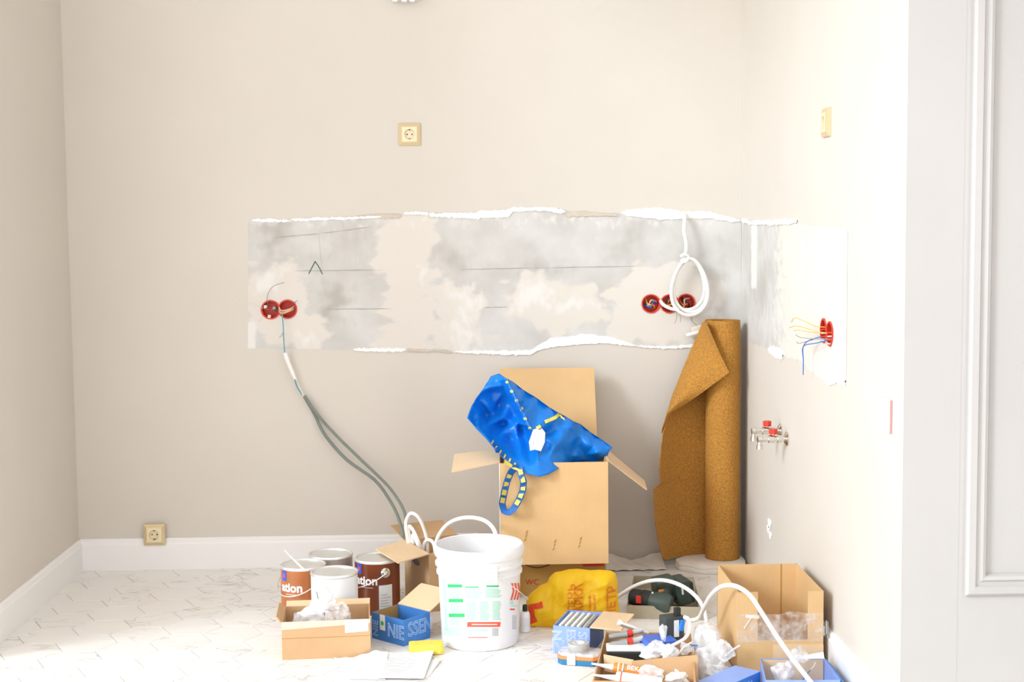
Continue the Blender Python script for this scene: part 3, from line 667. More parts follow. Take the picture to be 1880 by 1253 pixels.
CTRL = BAG3+LIP+INNER+OUTER
_ra = np.random.RandomState(11); _b = np.array(CTRL, float)
for _ in range(150):
    _u, _v = _ra.uniform(865, 1115), _ra.uniform(700, 850)
    _d = np.hypot(_b[:, 0]-_u, _b[:, 1]-_v)
    _in = False; _j = len(BAG3)-1
    for _i in range(len(BAG3)):
        _p, _q = BAG3[_i], BAG3[_j]
        if (_p[1] > _v) != (_q[1] > _v) and _u < (_q[0]-_p[0])*(_v-_p[1])/(_q[1]-_p[1])+_p[0]: _in = not _in
        _j = _i
    if not _in or _d.min() < 9: continue
    _w = (_d+1)**-2.6; CTRL.append((round(_u), round(_v), float((_w*_b[:, 2]).sum()/_w.sum())+_ra.uniform(-.022, .022))); _b = np.array(CTRL, float)
BAGO = [p[:2] for p in BAG3]
ca = np.array(CTRL, float)
def bagdepth(u, v, p=2.6):
    d = np.hypot(ca[:, 0]-u, ca[:, 1]-v)+1.0; w = d**-p; return float((w*ca[:, 2]).sum()/w.sum())
def resample(poly, n):
    p = np.array(poly+[poly[0]], float); s = np.r_[0, np.cumsum(np.hypot(*np.diff(p, axis=0).T))]; q = np.linspace(0, s[-1], n+1)[:-1]
    return np.c_[np.interp(q, s, p[:, 0]), np.interp(q, s, p[:, 1])]
t = thing('shopping_bag', 'crumpled blue woven shopping bag with yellow lettered straps, stuffed in the big box', 'bag', (.28, 5.0, .5))
YBAG = 4.965
def bagsurf(rings, n, f):
    ol = resample(BAGO, n); cu, cv = 985., 790.; mb = MB(); mb.v.append(f(cu, cv, 0))
    for k in range(1, rings+1):
        s = (k/rings)**.8
        for u, v in ol: mb.v.append(f(cu+(u-cu)*s, cv+(v-cv)*s, s))
    mb.f = [(0, 1+i, 1+(i+1) % n) for i in range(n)]
    for k in range(rings-1):
        for i in range(n): mb.f.append((1+k*n+i, 1+(k+1)*n+i, 1+(k+1)*n+(i+1) % n, 1+k*n+(i+1) % n))
    return mb
from mathutils.geometry import delaunay_2d_cdt
nb_ = len(BAG3); nl_ = len(LIP)
ed_ = [(i, (i+1) % nb_) for i in range(nb_)]+[(nb_+i, nb_+i+1) for i in range(nl_-1)]+[(5, nb_), (nb_+nl_-1, 23)]
ov, oe, of = delaunay_2d_cdt([Vector(p[:2]) for p in CTRL], ed_, [], 1, 1e-4)[:3]
dv = {(round(p[0]), round(p[1])): p[2] for p in CTRL}
fr_mb = MB(); fr_mb.v = [P(v.x, v.y, YBAG)+V(0, dv.get((round(v.x), round(v.y)), bagdepth(v.x, v.y)), 0) for v in ov]; fr_mb.f = [tuple(f) for f in of]
fro = fr_mb.build('front_panel', 'tarp_blue', t, smooth=False, world=True)
bm = bmesh.new(); bm.from_mesh(fro.data)
bmesh.ops.subdivide_edges(bm, edges=bm.edges[:], cuts=3, use_grid_fill=True)
for it in range(2): bmesh.ops.smooth_vert(bm, verts=[v for v in bm.verts if not v.is_boundary], factor=.3, use_axis_x=True, use_axis_y=True, use_axis_z=True)
rsb = np.random.RandomState(3)
for v in bm.verts:
    if not v.is_boundary: v.co.y += .0035*(rsb.rand()-.5)
bm.normal_update()
bvhb = BVHTree.FromBMesh(bm)
bmesh.ops.solidify(bm, geom=bm.faces[:], thickness=.0012); bm.to_mesh(fro.data); bm.free()
for p in fro.data.polygons: p.use_smooth = True
bagsurf(10, 120, lambda u, v, s: P(u, v, YBAG) + V(0, bagdepth(u, v)*(s**6)+(1-s**6)*.17+.006, 0)).build('back_panel', 'tarp_blue', t, smooth=True, world=True)
bagloc = Vector(t.location)
def bagpt(u, v, o=-.006):
    a = P(u, v, YBAG); h = bvhb.ray_cast(Vector((a.x, 4.3, a.z))-bagloc, Vector((0, 1, 0)))
    return V(a.x, (h[0].y+bagloc.y if h[0] else a.y-.135)+o*.5, a.z)
def ribbon(path, w, off=-.006, t_=.0015):
    """strap lying on the bag front; path in picture-plane pixels"""
    mb = MB(); n = len(path); vs = []
    for i, (u, v) in enumerate(path):
        a = path[max(i-1, 0)]; b = path[min(i+1, n-1)]; d = math.hypot(b[0]-a[0], b[1]-a[1]); nx, ny = -(b[1]-a[1])/d, (b[0]-a[0])/d
        vs += [bagpt(u+nx*w/2, v+ny*w/2, off), bagpt(u-nx*w/2, v-ny*w/2, off)]
    mb.add(vs, [(2*i, 2*i+2, 2*i+3, 2*i+1) for i in range(n-1)]); return mb
def dense(path, n=24):
    p = np.array(path, float); s = np.r_[0, np.cumsum(np.hypot(*np.diff(p, axis=0).T))]; q = np.linspace(0, s[-1], n)
    return list(zip(np.interp(q, s, p[:, 0]), np.interp(q, s, p[:, 1])))
straps = [[(930, 700), (936, 712), (946, 731), (957, 748), (964, 768), (971, 782), (980, 788)], [(903, 806), (911, 817), (922, 827), (935, 836), (948, 846)]]
for s in straps:
    st = ribbon(dense(s), 6, -.010).build('strap', 'strap_blue', t, world=True, solid=.0012)
    for k in range(0, 22, 4):
        ribbon(dense(s)[k:k+2], 5.2, -.016).build('strap_print', 'strap_yellow', st, world=True, solid=.0006)
yl = ribbon(dense([(999, 771), (1010, 768), (1020, 765), (1031, 759)]), 5, -.012).build('strap', 'strap_yellow', t, world=True, solid=.0012)
ribbon(dense([(976, 788), (984, 782), (992, 778), (999, 772)]), 7, -.010).build('strap', 'strap_blue', t, world=True, solid=.0012)
ribbon([(983, 782), (991, 778)], 5, -.014).build('strap_print', 'strap_yellow', yl, world=True, solid=.0006)
ribbon(dense([(924, 836), (933, 842), (942, 848), (951, 851)]), 4, -.014).build('strap', 'strap_yellow', t, world=True, solid=.0012)
# hanging handle loop in front of the box
hl = [(948, 857), (938, 868), (931, 885), (926, 905), (922, 925), (925, 938), (933, 942), (942, 936), (953, 918), (960, 900), (961, 885), (957, 872), (953, 858)]
yh = 4.822
def loopband(pts, w, yy, t_=.0018):
    mb = MB(); n = len(pts); vs = []
    for i, (u, v) in enumerate(pts):
        a = pts[max(i-1, 0)]; b = pts[min(i+1, n-1)]; d = math.hypot(b[0]-a[0], b[1]-a[1]); nx, ny = -(b[1]-a[1])/d, (b[0]-a[0])/d
        y = yy+.012*math.sin(i*.5); vs += [P(u+nx*w/2, v+ny*w/2, y-.006), P(u-nx*w/2, v-ny*w/2, y+.006)]
    return mb.add(vs, [(2*i, 2*i+2, 2*i+3, 2*i+1) for i in range(n-1)])
hd = dense(hl, 40)
lo = loopband(hd, 12, yh).build('handle', 'strap_blue', t, world=True, solid=.0015)
for k in list(range(4, 16, 3))+list(range(24, 37, 3)):
    loopband([hd[k], hd[k+1], hd[k+2]], 8.0, yh-.0035+.012*math.sin((k+1)*.5)-.012*math.sin(.5)).build('handle_print', 'strap_yellow', lo, world=True, solid=.0006)
tg = [(973, 828), (971, 812), (979, 789), (986, 787), (990, 790), (995, 787), (1001, 795), (1000, 813), (993, 829), (982, 826)]
yt = YBAG-.118
MB().poly([P(u, v, yt-.0+.0004*(u-985)) for u, v in tg], .0012, (0, -1, 0)).build('care_tag', 'label_paper', t, world=True)
MB().box(P(979, 815, yt-.002), (.003, .0006, .02), Matrix.Rotation(.1, 3, 'Y')).build('care_tag_print', 'print_grey', t, world=True)

# ------------------------------------------------------------------ cork roll
t = thing('cork_roll', 'tall roll of brown cork underlay with a torn folded corner, standing in the corner', 'cork roll', (.962, 5.385, .036))
cxr, cyr, z0c, z1c = .962, 5.385, .036, .955
sp = []
for i in range(150):
    a = -2*math.pi*3.0*(1-i/149)+math.pi/2; r = .045+.025*i/149; sp.append((cxr+r*math.cos(a), cyr+r*math.sin(a)))
mb = MB(); k = len(sp); vs = []
for z in (z0c, z1c):
    for s in (0, 1):
        for x, y in sp:
            d = V(x-cxr, y-cyr, 0).normalized()*.0035*s; vs.append(V(x, y, z)-d)
mb.add(vs, [(i, i+1, 2*k+i+1, 2*k+i) for i in range(k-1)]+[(k+i, k+i+1, 3*k+i+1, 3*k+i) for i in range(k-1)]+[(2*k+i, 2*k+i+1, 3*k+i+1, 3*k+i) for i in range(k-1)]+[(i, i+1, k+i+1, k+i) for i in range(k-1)])
mb.build('rolled_core', 'cork', t, smooth=True, world=True)
path = [(.962, 5.455), (.925, 5.452), (.89, 5.446), (.85, 5.437), (.81, 5.42), (.77, 5.39), (.735, 5.345), (.70, 5.285), (.665, 5.20)]
def pathy(x): return float(np.interp(-x, [-p[0] for p in path], [p[1] for p in path]))
LEFT = [(.036, .745), (.045, .728), (.07, .715), (.2, .685), (.330, .676), (.338, .672), (.341, .712), (.40, .708), (.46, .713), (.52, .722), (.56, .736), (.607, .750), (.644, .763), (.938, .897), (.955, .91)]
def lx(z): return float(np.interp(z, [p[0] for p in LEFT], [p[1] for p in LEFT]))
zs = sorted(set([p[0] for p in LEFT]+list(np.linspace(.036, .955, 40))))
mb = MB(); NU = 18; vs = []
for j, z in enumerate(zs):
    xl = lx(z)+.0012*math.sin(z*140)*(z < .7)
    for i in range(NU+1):
        x = .962+(xl-.962)*i/NU; vs.append(V(x, pathy(x), z))
mb.add(vs, [(j*(NU+1)+i, j*(NU+1)+i+1, (j+1)*(NU+1)+i+1, (j+1)*(NU+1)+i) for j in range(len(zs)-1) for i in range(NU)])
mb.build('loose_sheet', 'cork', t, smooth=True, world=True, solid=.003)
# folded corner: from the fold edge over to the front of the roll
FE = [(.56, .737), (.607, .751), (.66, .77), (.72, .798), (.78, .825), (.84, .853), (.90, .880), (.945, .899)]      # fold edge (z, x)
FF = [P(1214, 795, 5.37), P(1233, 758, 5.345), P(1262, 738, 5.325), P(1288, 722, 5.315), P(1301, 712, 5.305), P(1339, 684, 5.285), P(1318, 640, 5.292), P(1297, 592, 5.30)]
mb = MB(); vs = []; n = 14
for (z, x), e in zip(FE, FF):
    a = V(x, pathy(x)-.002, z)
    for i in range(n+1):
        s = i/n; p = a.lerp(e, s); p += V(-.012, -.035, .004)*math.sin(math.pi*min(1, s*1.0))*(.35 if z > .88 or z < .58 else 1)
        if s > .5: p.z += .0016*math.sin(i*2+z*60)
        vs.append(p)
mb.add(vs, [(j*(n+1)+i, j*(n+1)+i+1, (j+1)*(n+1)+i+1, (j+1)*(n+1)+i) for j in range(len(FE)-1) for i in range(n)])
mb.build('folded_corner', 'cork', t, smooth=True, world=True, solid=.003)
# folded cloth beneath it
t = thing('dust_cloth', 'off-white folded cloth lying under the cork roll', 'cloth', (.92, 5.36, 0))
mb = MB()
CU = resample([(.79, 5.33), (.86, 5.27), (.95, 5.25), (1.03, 5.26), (1.048, 5.35), (1.045, 5.47), (.93, 5.47), (.82, 5.44), (.78, 5.38)], 60)
cc = CU.mean(axis=0); rows = [(1.0, .001), (1.02, .010), (1.0, .017), (.985, .0185), (1.005, .021), (.99, .031), (.93, .035), (.5, .0352), (0.02, .0352)]
for s, z in rows:
    for i, (x, y) in enumerate(CU): mb.v.append(V(cc[0]+(x-cc[0])*s, cc[1]+(y-cc[1])*s, z+(.0 if z > .034 else .002*math.sin(i*.7))*(z > .002)))
for k in range(len(rows)-1):
    for i in range(60): mb.f.append((k*60+i, k*60+(i+1) % 60, (k+1)*60+(i+1) % 60, (k+1)*60+i))
mb.f.append(tuple(range(59, -1, -1)))
mb.build('folded_stack', 'cloth', t, smooth=True, world=True)
t = thing('protective_film', 'rumpled pale sheet lying along the back wall beside the big box', 'sheet', (.6, 5.4, 0))
def sh(a, b):
    x = .50+.24*a; y = 5.33+.15*b; z = .003+.03*b*b*(.55+.45*math.sin(a*7+1))+.004*abs(math.sin(a*15+b*5))
    return V(x, y, z)
MB().grid(sh, 30, 14).build('sheet', 'cloth', t, smooth=True, world=True, solid=.0015)

# ------------------------------------------------------------------ paint cans
def can(label, x, y, r, h, bm_, txt=None, ang=0, lab=True, lid=True, handle=True, badge=True):
    t = thing('paint_can', label, 'paint can', (x, y, 0), 0, 'gallon paint cans')
    MB().lathe([(r*.97, 0), (r, .002), (r, .006), (r*.985, .008), (r*.985, h-.010), (r*.99, h-.008)], n=48, cap=True).build('can_body', bm_, t, smooth=True)
    MB().lathe([(r*.99, h-.010), (r*1.012, h-.008), (r*1.012, h-.002), (r*.995, h), (r*.93, h), (r*.925, h-.004), (r*.88, h-.006), (r*.86, h-.004), (r*.2, h-.004), (.0005, h-.004)], n=48, cap=False).build('lid' if lid else 'rim', 'steel' if lid is True else lid, t, smooth=True)
    MB().lathe([(r*1.0, .0), (r*1.012, .001), (r*1.012, .006), (r*.99, .008)], n=48, cap=False).build('base_rim', 'steel', t, smooth=True)
    def cy(a, z, dr=.0006): return V((r*.985+dr)*math.sin(a), -(r*.985+dr)*math.cos(a), z)
    def patch(a0, a1, z0, z1, dr=.0005, n=8): return MB().grid(lambda u, v: cy(a0+(a1-a0)*u, z0+(z1-z0)*v, dr), n, 1)
    def ear(a):
        c = cy(a, h*.80, 0); d = V(math.sin(a), -math.cos(a), 0); Mx = Vector((0, 0, 1)).rotation_difference(d).to_matrix()
        return MB().lathe([(.017, 0), (.017, .003), (.011, .005), (.009, .009), (.004, .0095), (.0005, .0095)], c, 20, Mx).build('handle_ear', 'chrome', t, smooth=True)
    if handle:
        for a in (ang, ang+math.pi): ear(a)
        pts = []
        for i in range(13):
            a = ang-math.pi*i/12; pts.append(cy(a, h*.80-.055*math.sin(math.pi*i/12), .011))
        MB().tube(pts, .0019, 6, smooth=3).build('wire_handle', 'steel', t, smooth=True)
    if lab:
        lo_ = patch(ang-.30, ang+.33, h*.06, h*.58, .0008).build('paper_label', 'label_paper', t)
        for k in range(7): patch(ang-.24, ang-.24+.28+.2*random.random(), h*(.1+.05*k), h*(.112+.05*k), .0014, 4).build('label_print', 'print_grey', lo_)
    if badge:
        bo = patch(-1.02, -.70, h*.765, h*.94, .0008).build('badge', 'badge_blue', t)
        patch(-.90, -.80, h*.82, h*.89, .0014).build('badge_mark', 'print_red', bo)
    if txt:
        vs, fs_ = text_mesh(txt, .042, bold=.0012)
        f = lambda v: cy(-.47+v.x/r, h*.655+v.y, .001+v.z)
        MB().add([f(v) for v in vs], fs_).build('lettering', 'text_white', t)
        patch(-.75, -.12, h*.535, h*.543, .001).build('underline', 'text_white', t)
    return t
can('lit brown paint can standing at the far left', -.572, 4.735, .0765, .193, 'can_brown_lit', 'ation', .95, lab=False)  # brown like the dark can, its lit look put into the colour
can('grey paint can behind the lit brown and white ones', -.494, 4.885, .077, .193, 'can_grey', None, .9, lab=False, badge=False, handle=False)
can('white paint can in front, between the two brown cans', -.452, 4.578, .077, .205, 'can_white', None, .95, lab=False, badge=False, handle=False)
can('dark brown paint can with paper label and wire handle', -.328, 4.815, .078, .193, 'can_brown', 'ation', .42)
t = thing('paint_stirrer', 'clear stirring stick lying across the lit brown can lid', 'stick', PF(540, 1035, .2))
MB().slab(PF(521, 1012, .208), PF(524, 1011, .21), PF(562, 1048, .197), PF(558, 1050, .1945), .0015).build('stick', 'lid_clear', t, world=True)

# ------------------------------------------------------------------ white bucket
BX, BY, BR, BH = .0205, 4.452, .1255, .318
t = thing('plaster_bucket', 'large white plastic bucket with green and red print', 'bucket', (BX, BY, 0))
prof = [(.116, 0), (.1205, .002), (.1225, .008), (.1295, .20), (.131, .225), (.1365, .227), (.1365, .235), (.132, .238), (.1325, .252), (.140, .254), (.1405, .261), (.134, .264), (.135, .283), (.1415, .285), (.1435, .292), (.1435, .306), (.141, .314), (.137, .318), (.1345, .316), (.1335, .300), (.118, .012), (.0, .010)]
MB().lathe(prof, n=72, cap=False).add([V(.116*math.cos(a), .116*math.sin(a), 0) for a in np.linspace(0, 2*math.pi, 73)[:-1]], [tuple(range(71, -1, -1))]).build('bucket_body', 'bucket_white', t, smooth=True)
def brad(z): return float(np.interp(z, [.008, .20, .225], [.1225, .1295, .131]))
def bk(u, v, dr=.0006):
    a = math.asin(max(-.999, min(.999, (u-882)/(.127*604)))); z = P(u, v, BY-.127*math.cos(a)).z
    r = brad(z)+dr; return V(r*math.sin(a), -r*math.cos(a), z)
def bpatch(u0, u1, v0, v1, dr=.0006, sl=0, n=6, mb=None):
    m = MB(); m.grid(lambda x, y: bk(u0+(u1-u0)*x+sl*(1-y), v1+(v0-v1)*y, dr), n, 1)
    if mb is not None: mb.add(m.v, m.f); return mb
    return m
for q in [(823, 850, 1073, 1079), (824, 851, 1100, 1106.5), (823, 853, 1127, 1134), (855, 880, 1077, 1079), (894, 917, 1075, 1078)]:
    bpatch(*q).build('green_heading', 'print_green', t)
sm = MB()
for u0, u1, v0, v1 in [(825, 848, 1082, 1097), (826, 850, 1110, 1124), (814, 821, 1063, 1160), (824, 850, 1138, 1150), (855, 887, 1082, 1101), (892, 923, 1081, 1100), (857, 875, 1105, 1141), (881, 900, 1105, 1141), (905, 922, 1104, 1141), (812, 852, 1154, 1168), (858, 898, 1155, 1162), (938, 946, 1102, 1112), (940, 955, 1112, 1114)]:
    v = v0
    while v < v1-1:
        bpatch(u0, u1-random.uniform(0, .25)*(u1-u0), v, v+1.9, n=4, mb=sm); v += 3.0
sm.build('small_print', 'print_pale', t, kind='stuff')
rd = bpatch(858, 921, 1143, 1152, sl=-1).build('red_banner', 'print_red', t)
bpatch(866, 914, 1146.5, 1148.2, .0012).build('banner_text', 'text_white', rd)
bar = MB()
for k in range(9): bpatch(905+k*1.35, 905.7+k*1.35, 1154, 1169, n=1, mb=bar)
bar.build('barcode', 'print_grey', t)
bar = MB()
for k in range(10): bpatch(943.5, 952.5, 1131+k*2.6, 1132.4+k*2.6, n=2, mb=bar)
bar.build('barcode', 'print_grey', t)
for k in range(3):
    u = 940+k*6
    m = MB()
    for v0, v1, s0, s1 in ((1071, 1086, 0, 3.5), (1086, 1102, 3.5, -1)):
        m.grid(lambda x, y, u=u, v0=v0, v1=v1, s0=s0, s1=s1: bk(u+3.6*x+s0+(s1-s0)*y, v0+(v1-v0)*y), 2, 3)
    m.build('red_chevron', 'print_red', t)
bpatch(938.5, 948, 1118, 1121).build('red_heading', 'print_red', t); bpatch(858, 896, 1171, 1172.3).build('red_line', 'print_red', t)
ea = bk(908, 1050); ea = V(ea.x*1.06, ea.y*1.06, ea.z)
MB().box(V(ea.x, ea.y+.002, ea.z-.008), (.016, .01, .05), Rz(.33)).build('handle_lug', 'bucket_white', t, bevel=.003)
pts = []
for i in range(17):
    a = .345+math.pi*i/16; s = math.sin(math.pi*i/16); pts.append(V((.138+.016*min(1, s*2))*math.sin(a), -(.138+.016*min(1, s*2))*math.cos(a), ea.z-.13*s))
MB().tube(pts, .0016, 6, smooth=3).build('wire_handle', 'steel', t, smooth=True)

# ------------------------------------------------------------------ carton with white cable behind the bucket
d1 = V(-.389, .921, 0); d2 = V(.921, .389, 0); K = V(-.150, 4.80, 0)
c4 = [K, K+d2*.205, K+d2*.205+d1*.24, K+d1*.24]
t = thing('carton', 'small open carton full of white cable, half behind the white bucket', 'carton', K)
CH = .205
body(t, [(p.x, p.y) for p in c4], CH, 'card_kraft')
up = V(0, 0, CH)
flap(t, c4[0]+up, c4[3]+up, V(-.108, -.135, .0)*.9+V(0, 0, -.002), 'card_light', .004)
flap(t, c4[3]+up, c4[2]+up, V(-.06, .2, .012), 'card_kraft', .0)
flap(t, c4[2]+up, c4[1]+up, V(.03, .012, -.05), 'card_kraft', .01)
hc = K+d1*.125+V(0, 0, .150)
nrm = V(-.921, -.389, 0)
hp = [hc+nrm*.0006+d1*(.036*math.cos(a))+V(0, 0, .012*math.sin(a)) for a in np.linspace(0, 2*math.pi, 17)[:-1]]
MB().poly(hp, .0004, nrm).build('hand_hole', 'dark_hole', t, world=True)
t = thing('white_cable', 'thick white cable looping out of the small open carton behind the bucket', 'cable', (-.12, 4.9, .03))
for pts in [[(757, 1040), (751, 1005), (745, 965), (750, 947), (757, 943), (768, 950), (778, 970), (785, 1000), (784, 1040)],
            [(762, 1035), (754, 1000), (750, 968), (757, 972), (766, 990), (773, 1010), (777, 1040)], [(766, 1035), (760, 1005), (758, 982), (763, 990), (770, 1012), (772, 1040)],
            [(776, 1038), (777, 1005), (783, 993), (791, 993), (797, 1002), (800, 1030)]]:
    y = 4.968+random.uniform(-.008, .02)
    MB().tube([P(u, v, y+.012*math.sin(i*1.1)) for i, (u, v) in enumerate(pts)], .0062, 8).build('cable_loop', 'white_cable', t, smooth=True, world=True)
MB().tube([P(800, 1060, 4.90), P(800, 1010, 4.90), P(803, 990, 4.89), P(815, 970, 4.88), P(832, 957, 4.86), P(855, 951, 4.84), P(880, 953, 4.81), P(898, 962, 4.78), P(909, 978, 4.74), P(911, 1000, 4.71), P(905, 1060, 4.69), P(905, 1120, 4.69), V(.075, 4.70, .008)], .0072, 8).build('cable_arch', 'white_cable', t, smooth=True, world=True)

# ------------------------------------------------------------------ shallow carton at front left
a0, a1 = V(-.587, 4.285, 0), V(-.318, 4.305, 0); ex = (a1-a0).normalized(); ey = V(-ex.y, ex.x, 0)
c4 = [a0, a1, a1+ey*.185, a0+ey*.185]
t = thing('carton', 'shallow brown mailing carton with white label, in front of the paint cans', 'carton', a0)
H1 = .118
body(t, [(p.x, p.y) for p in c4], H1, 'card_kraft')
z = V(0, 0, 1)
MB().slab(a0-ey*.0008+z*(H1-.024), a1-ey*.0008+z*(H1-.012), a1-ey*.0008+z*(H1+.001), a0-ey*.0008+z*(H1+.001), .0006).build('torn_strip', 'strip_dull', t, world=True)
MB().slab(a0-ey*.0006+z*.066, a1-ey*.0006+z*.066, a1-ey*.0006+z*.0675, a0-ey*.0006+z*.0675, .0005).build('fold_line', 'card_deep', t, world=True)
lb = MB().slab(a0+ex*.192-ey*.0016+z*.078, a0+ex*.264-ey*.0016+z*.081, a0+ex*.264-ey*.0016+z*.119, a0+ex*.192-ey*.0016+z*.120, .0006).build('shipping_label', 'label_paper', t, world=True)
for k in range(5): MB().slab(a0+ex*.197-ey*.002+z*(.086+.006*k), a0+ex*(.215+.01*random.random())-ey*.002+z*(.086+.006*k), a0+ex*.215-ey*.002+z*(.088+.006*k), a0+ex*.197-ey*.002+z*(.088+.006*k), .0003).build('label_print', 'print_grey', lb, world=True)
flap(t, c4[0]+z*H1, c4[3]+z*H1, V(-.014, -.01, .02), 'card_kraft', .01)
flap(t, c4[3]+z*H1+ex*.005, c4[2]+z*H1, V(0, .008, .016), 'card_light', .0)
def cavec(a, b, c): return a0+ex*a+ey*b+z*c
t = thing('bubble_wrap', 'crumpled clear plastic wrap bursting out of the shallow mailing carton', 'plastic wrap', cavec(.1, .09, .01))
crumple(t, 'wrap_fold', 'bubble_wrap', cavec(.085, .09, .10), (.07, .06, .06), 3); crumple(t, 'wrap_fold', 'bubble_wrap', cavec(.12, .10, .155), (.05, .045, .05), 9)
crumple(t, 'wrap_fold', 'clear_film', cavec(.17, .08, .11), (.05, .045, .045), 12)
t = thing('wire_scrap', 'thin dark wire scrap with yellow tip sticking out of the shallow carton', 'wire', cavec(.18, .09, .13))
MB().tube([cavec(.105, .08, .19), cavec(.12, .08, .14), cavec(.15, .07, .13), cavec(.17, .07, .132), cavec(.185, .07, .126)], .0012, 6).build('strand', 'wire_black', t, smooth=True, world=True)
MB().tube([cavec(.183, .07, .127), cavec(.197, .07, .122)], .0018, 6).build('tip', 'wire_yellow', t, world=True)

# ------------------------------------------------------------------ blue printed box + sponge + papers
cF, cL, cR = V(-.221, 4.404, 0), V(-.328, 4.506, 0), V(-.140, 4.495, 0); cB = cL+cR-cF; H2 = .085
t = thing('printed_box', 'bright blue printed box with open tan lid, beside the yellow sponge', 'box', cF)
body(t, [(cF.x, cF.y), (cR.x, cR.y), (cB.x, cB.y), (cL.x, cL.y)], H2, 'blue_print', t=.002)
zz = z*H2
MB().slab(cR+zz, cB+zz, cB+zz+V(.068, .066, .045), cR+zz+V(.068, .066, .045), .003).build('lid_flap', 'card_light', t, world=True)
MB().slab(cB+zz+V(.068, .066, .045), cB+zz+V(.076, .070, .049), cR+zz+V(.076, .070, .049), cR+zz+V(.068, .066, .045), .003).build('lid_tuck', 'card_light', t, world=True)
inn = MB().slab(cL+(cB-cL)*.03+z*.004+V(.003, -.004, 0), cB+z*.004+V(0, -.004, 0), cB+zz+V(0, -.004, 0), cL+(cB-cL)*.03+zz+V(.003, -.004, 0), .0008).build('lining', 'card_deep', t, world=True)
fl_ = (cF-cL).normalized(); fr_ = (cR-cF).normalized(); nl = V(fl_.y, -fl_.x, 0); nr = V(fr_.y, -fr_.x, 0)
lettering(t, 'NIE', .062, frame(cL.lerp(cF, .76)+z*.040+nl*.0006, fl_, z), 'outline_pale', outline=.0011, world=True, sx=.80)
lettering(t, 'SSEN', .064, frame(cF.lerp(cR, .62)+z*.046+nr*.0006, fr_, z), 'outline_pale', outline=.0011, world=True, sx=.80)
lettering(t, 'NIE', .034, frame(cL.lerp(cF, .13)+z*.036+nl*.0006, z, -fl_), 'outline_pale', outline=.0007, world=True)
sl = MB().slab(cL.lerp(cF, .27)+z*.035+nl*.0012, cL.lerp(cF, .43)+z*.035+nl*.0012, cL.lerp(cF, .43)+zz+nl*.0012, cL.lerp(cF, .27)+zz+nl*.0012, .0008).build('seal_sticker', 'label_paper', t, world=True)
q = cL.lerp(cF, .35)+z*.058+nl*.002
MB().poly([q+fl_*(.007*math.cos(a))+z*(.008*math.sin(a)) for a in np.linspace(0, 6.28, 9)[:-1]], .0005, nl).build('seal_mark', 'print_green', sl, world=True)

t = thing('sponge', 'yellow rectangular sponge lying in front of the blue printed box', 'sponge', (-.148, 4.335, 0), .10)
bm = bmesh.new(); bmesh.ops.create_cube(bm, size=1); bmesh.ops.subdivide_edges(bm, edges=bm.edges[:], cuts=9, use_grid_fill=True)
mb = MB()
for v in bm.verts:
    p = Vector(v.co); q = Vector((p.x*.105, p.y*.062, p.z*.032+.0165))
    for ax, hl_ in ((0, .0525), (1, .031)):
        pass
    e = (abs(p.x) > .49)+(abs(p.y) > .49)+(abs(p.z) > .49)
    if e >= 2: q -= Vector((p.x*.006 if abs(p.x) > .49 else 0, p.y*.006 if abs(p.y) > .49 else 0, p.z*.003 if abs(p.z) > .49 else 0))
    q += Vector((rng.uniform(-1, 1), rng.uniform(-1, 1), rng.uniform(-1, 1)))*.0006; q.z = max(q.z, .0006); mb.v.append(q)
mb.f = [tuple(v.index for v in f.verts) for f in bm.faces]; bm.free()
mb.build('sponge_block', 'sponge_yellow', t)
def sheet(label, pts, seed, curl=.0, zb=.001, lines=0):
    p = [PF(*q) for q in pts]; c = sum(p, Vector())/4
    t = thing('paper_sheet', label, 'paper', c, 0, 'papers on the floor'); rs = np.random.RandomState(seed); ph = rs.rand()*6
    def f(u, v):
        q = (p[0]*(1-u)+p[1]*u)*(1-v)+(p[3]*(1-u)+p[2]*u)*v
        q = q.copy(); q.z = zb+.003*(1+math.sin(u*5+ph))*v+curl*max(0, 1-abs(u-.75)*2.2)*max(0, v-.15)**1.5
        if v > .97: q += V(0, .006*math.sin(u*23+ph), 0)
        return q
    o = MB().grid(f, 26, 14).build('sheet', 'paper', t, smooth=True, world=True, solid=.0004)
    for k in range(lines):
        v = .15+.7*k/max(1, lines); u1 = .75+.15*rs.rand()
        MB().grid(lambda a, b, v=v, u1=u1: f(.15+(u1-.15)*a, v+.018*b)+V(0, 0, .0012), 12, 1).build('print_line', 'label_paper', o, world=True)
sheet('white paper sheet with torn edge curling up, at the bottom left', [(640, 1249), (708, 1250), (712, 1206), (612, 1212)], 1, .02, .002)
sheet('white printed paper sheet lying flat in front of the sponge', [(690, 1250), (778, 1251), (797, 1203), (690, 1205)], 2, .004, .0075, 9)
sheet('white paper sheet half under the printed one, its right edge showing', [(745, 1248), (786, 1245), (810, 1214), (770, 1212)], 3, .0, .0005)

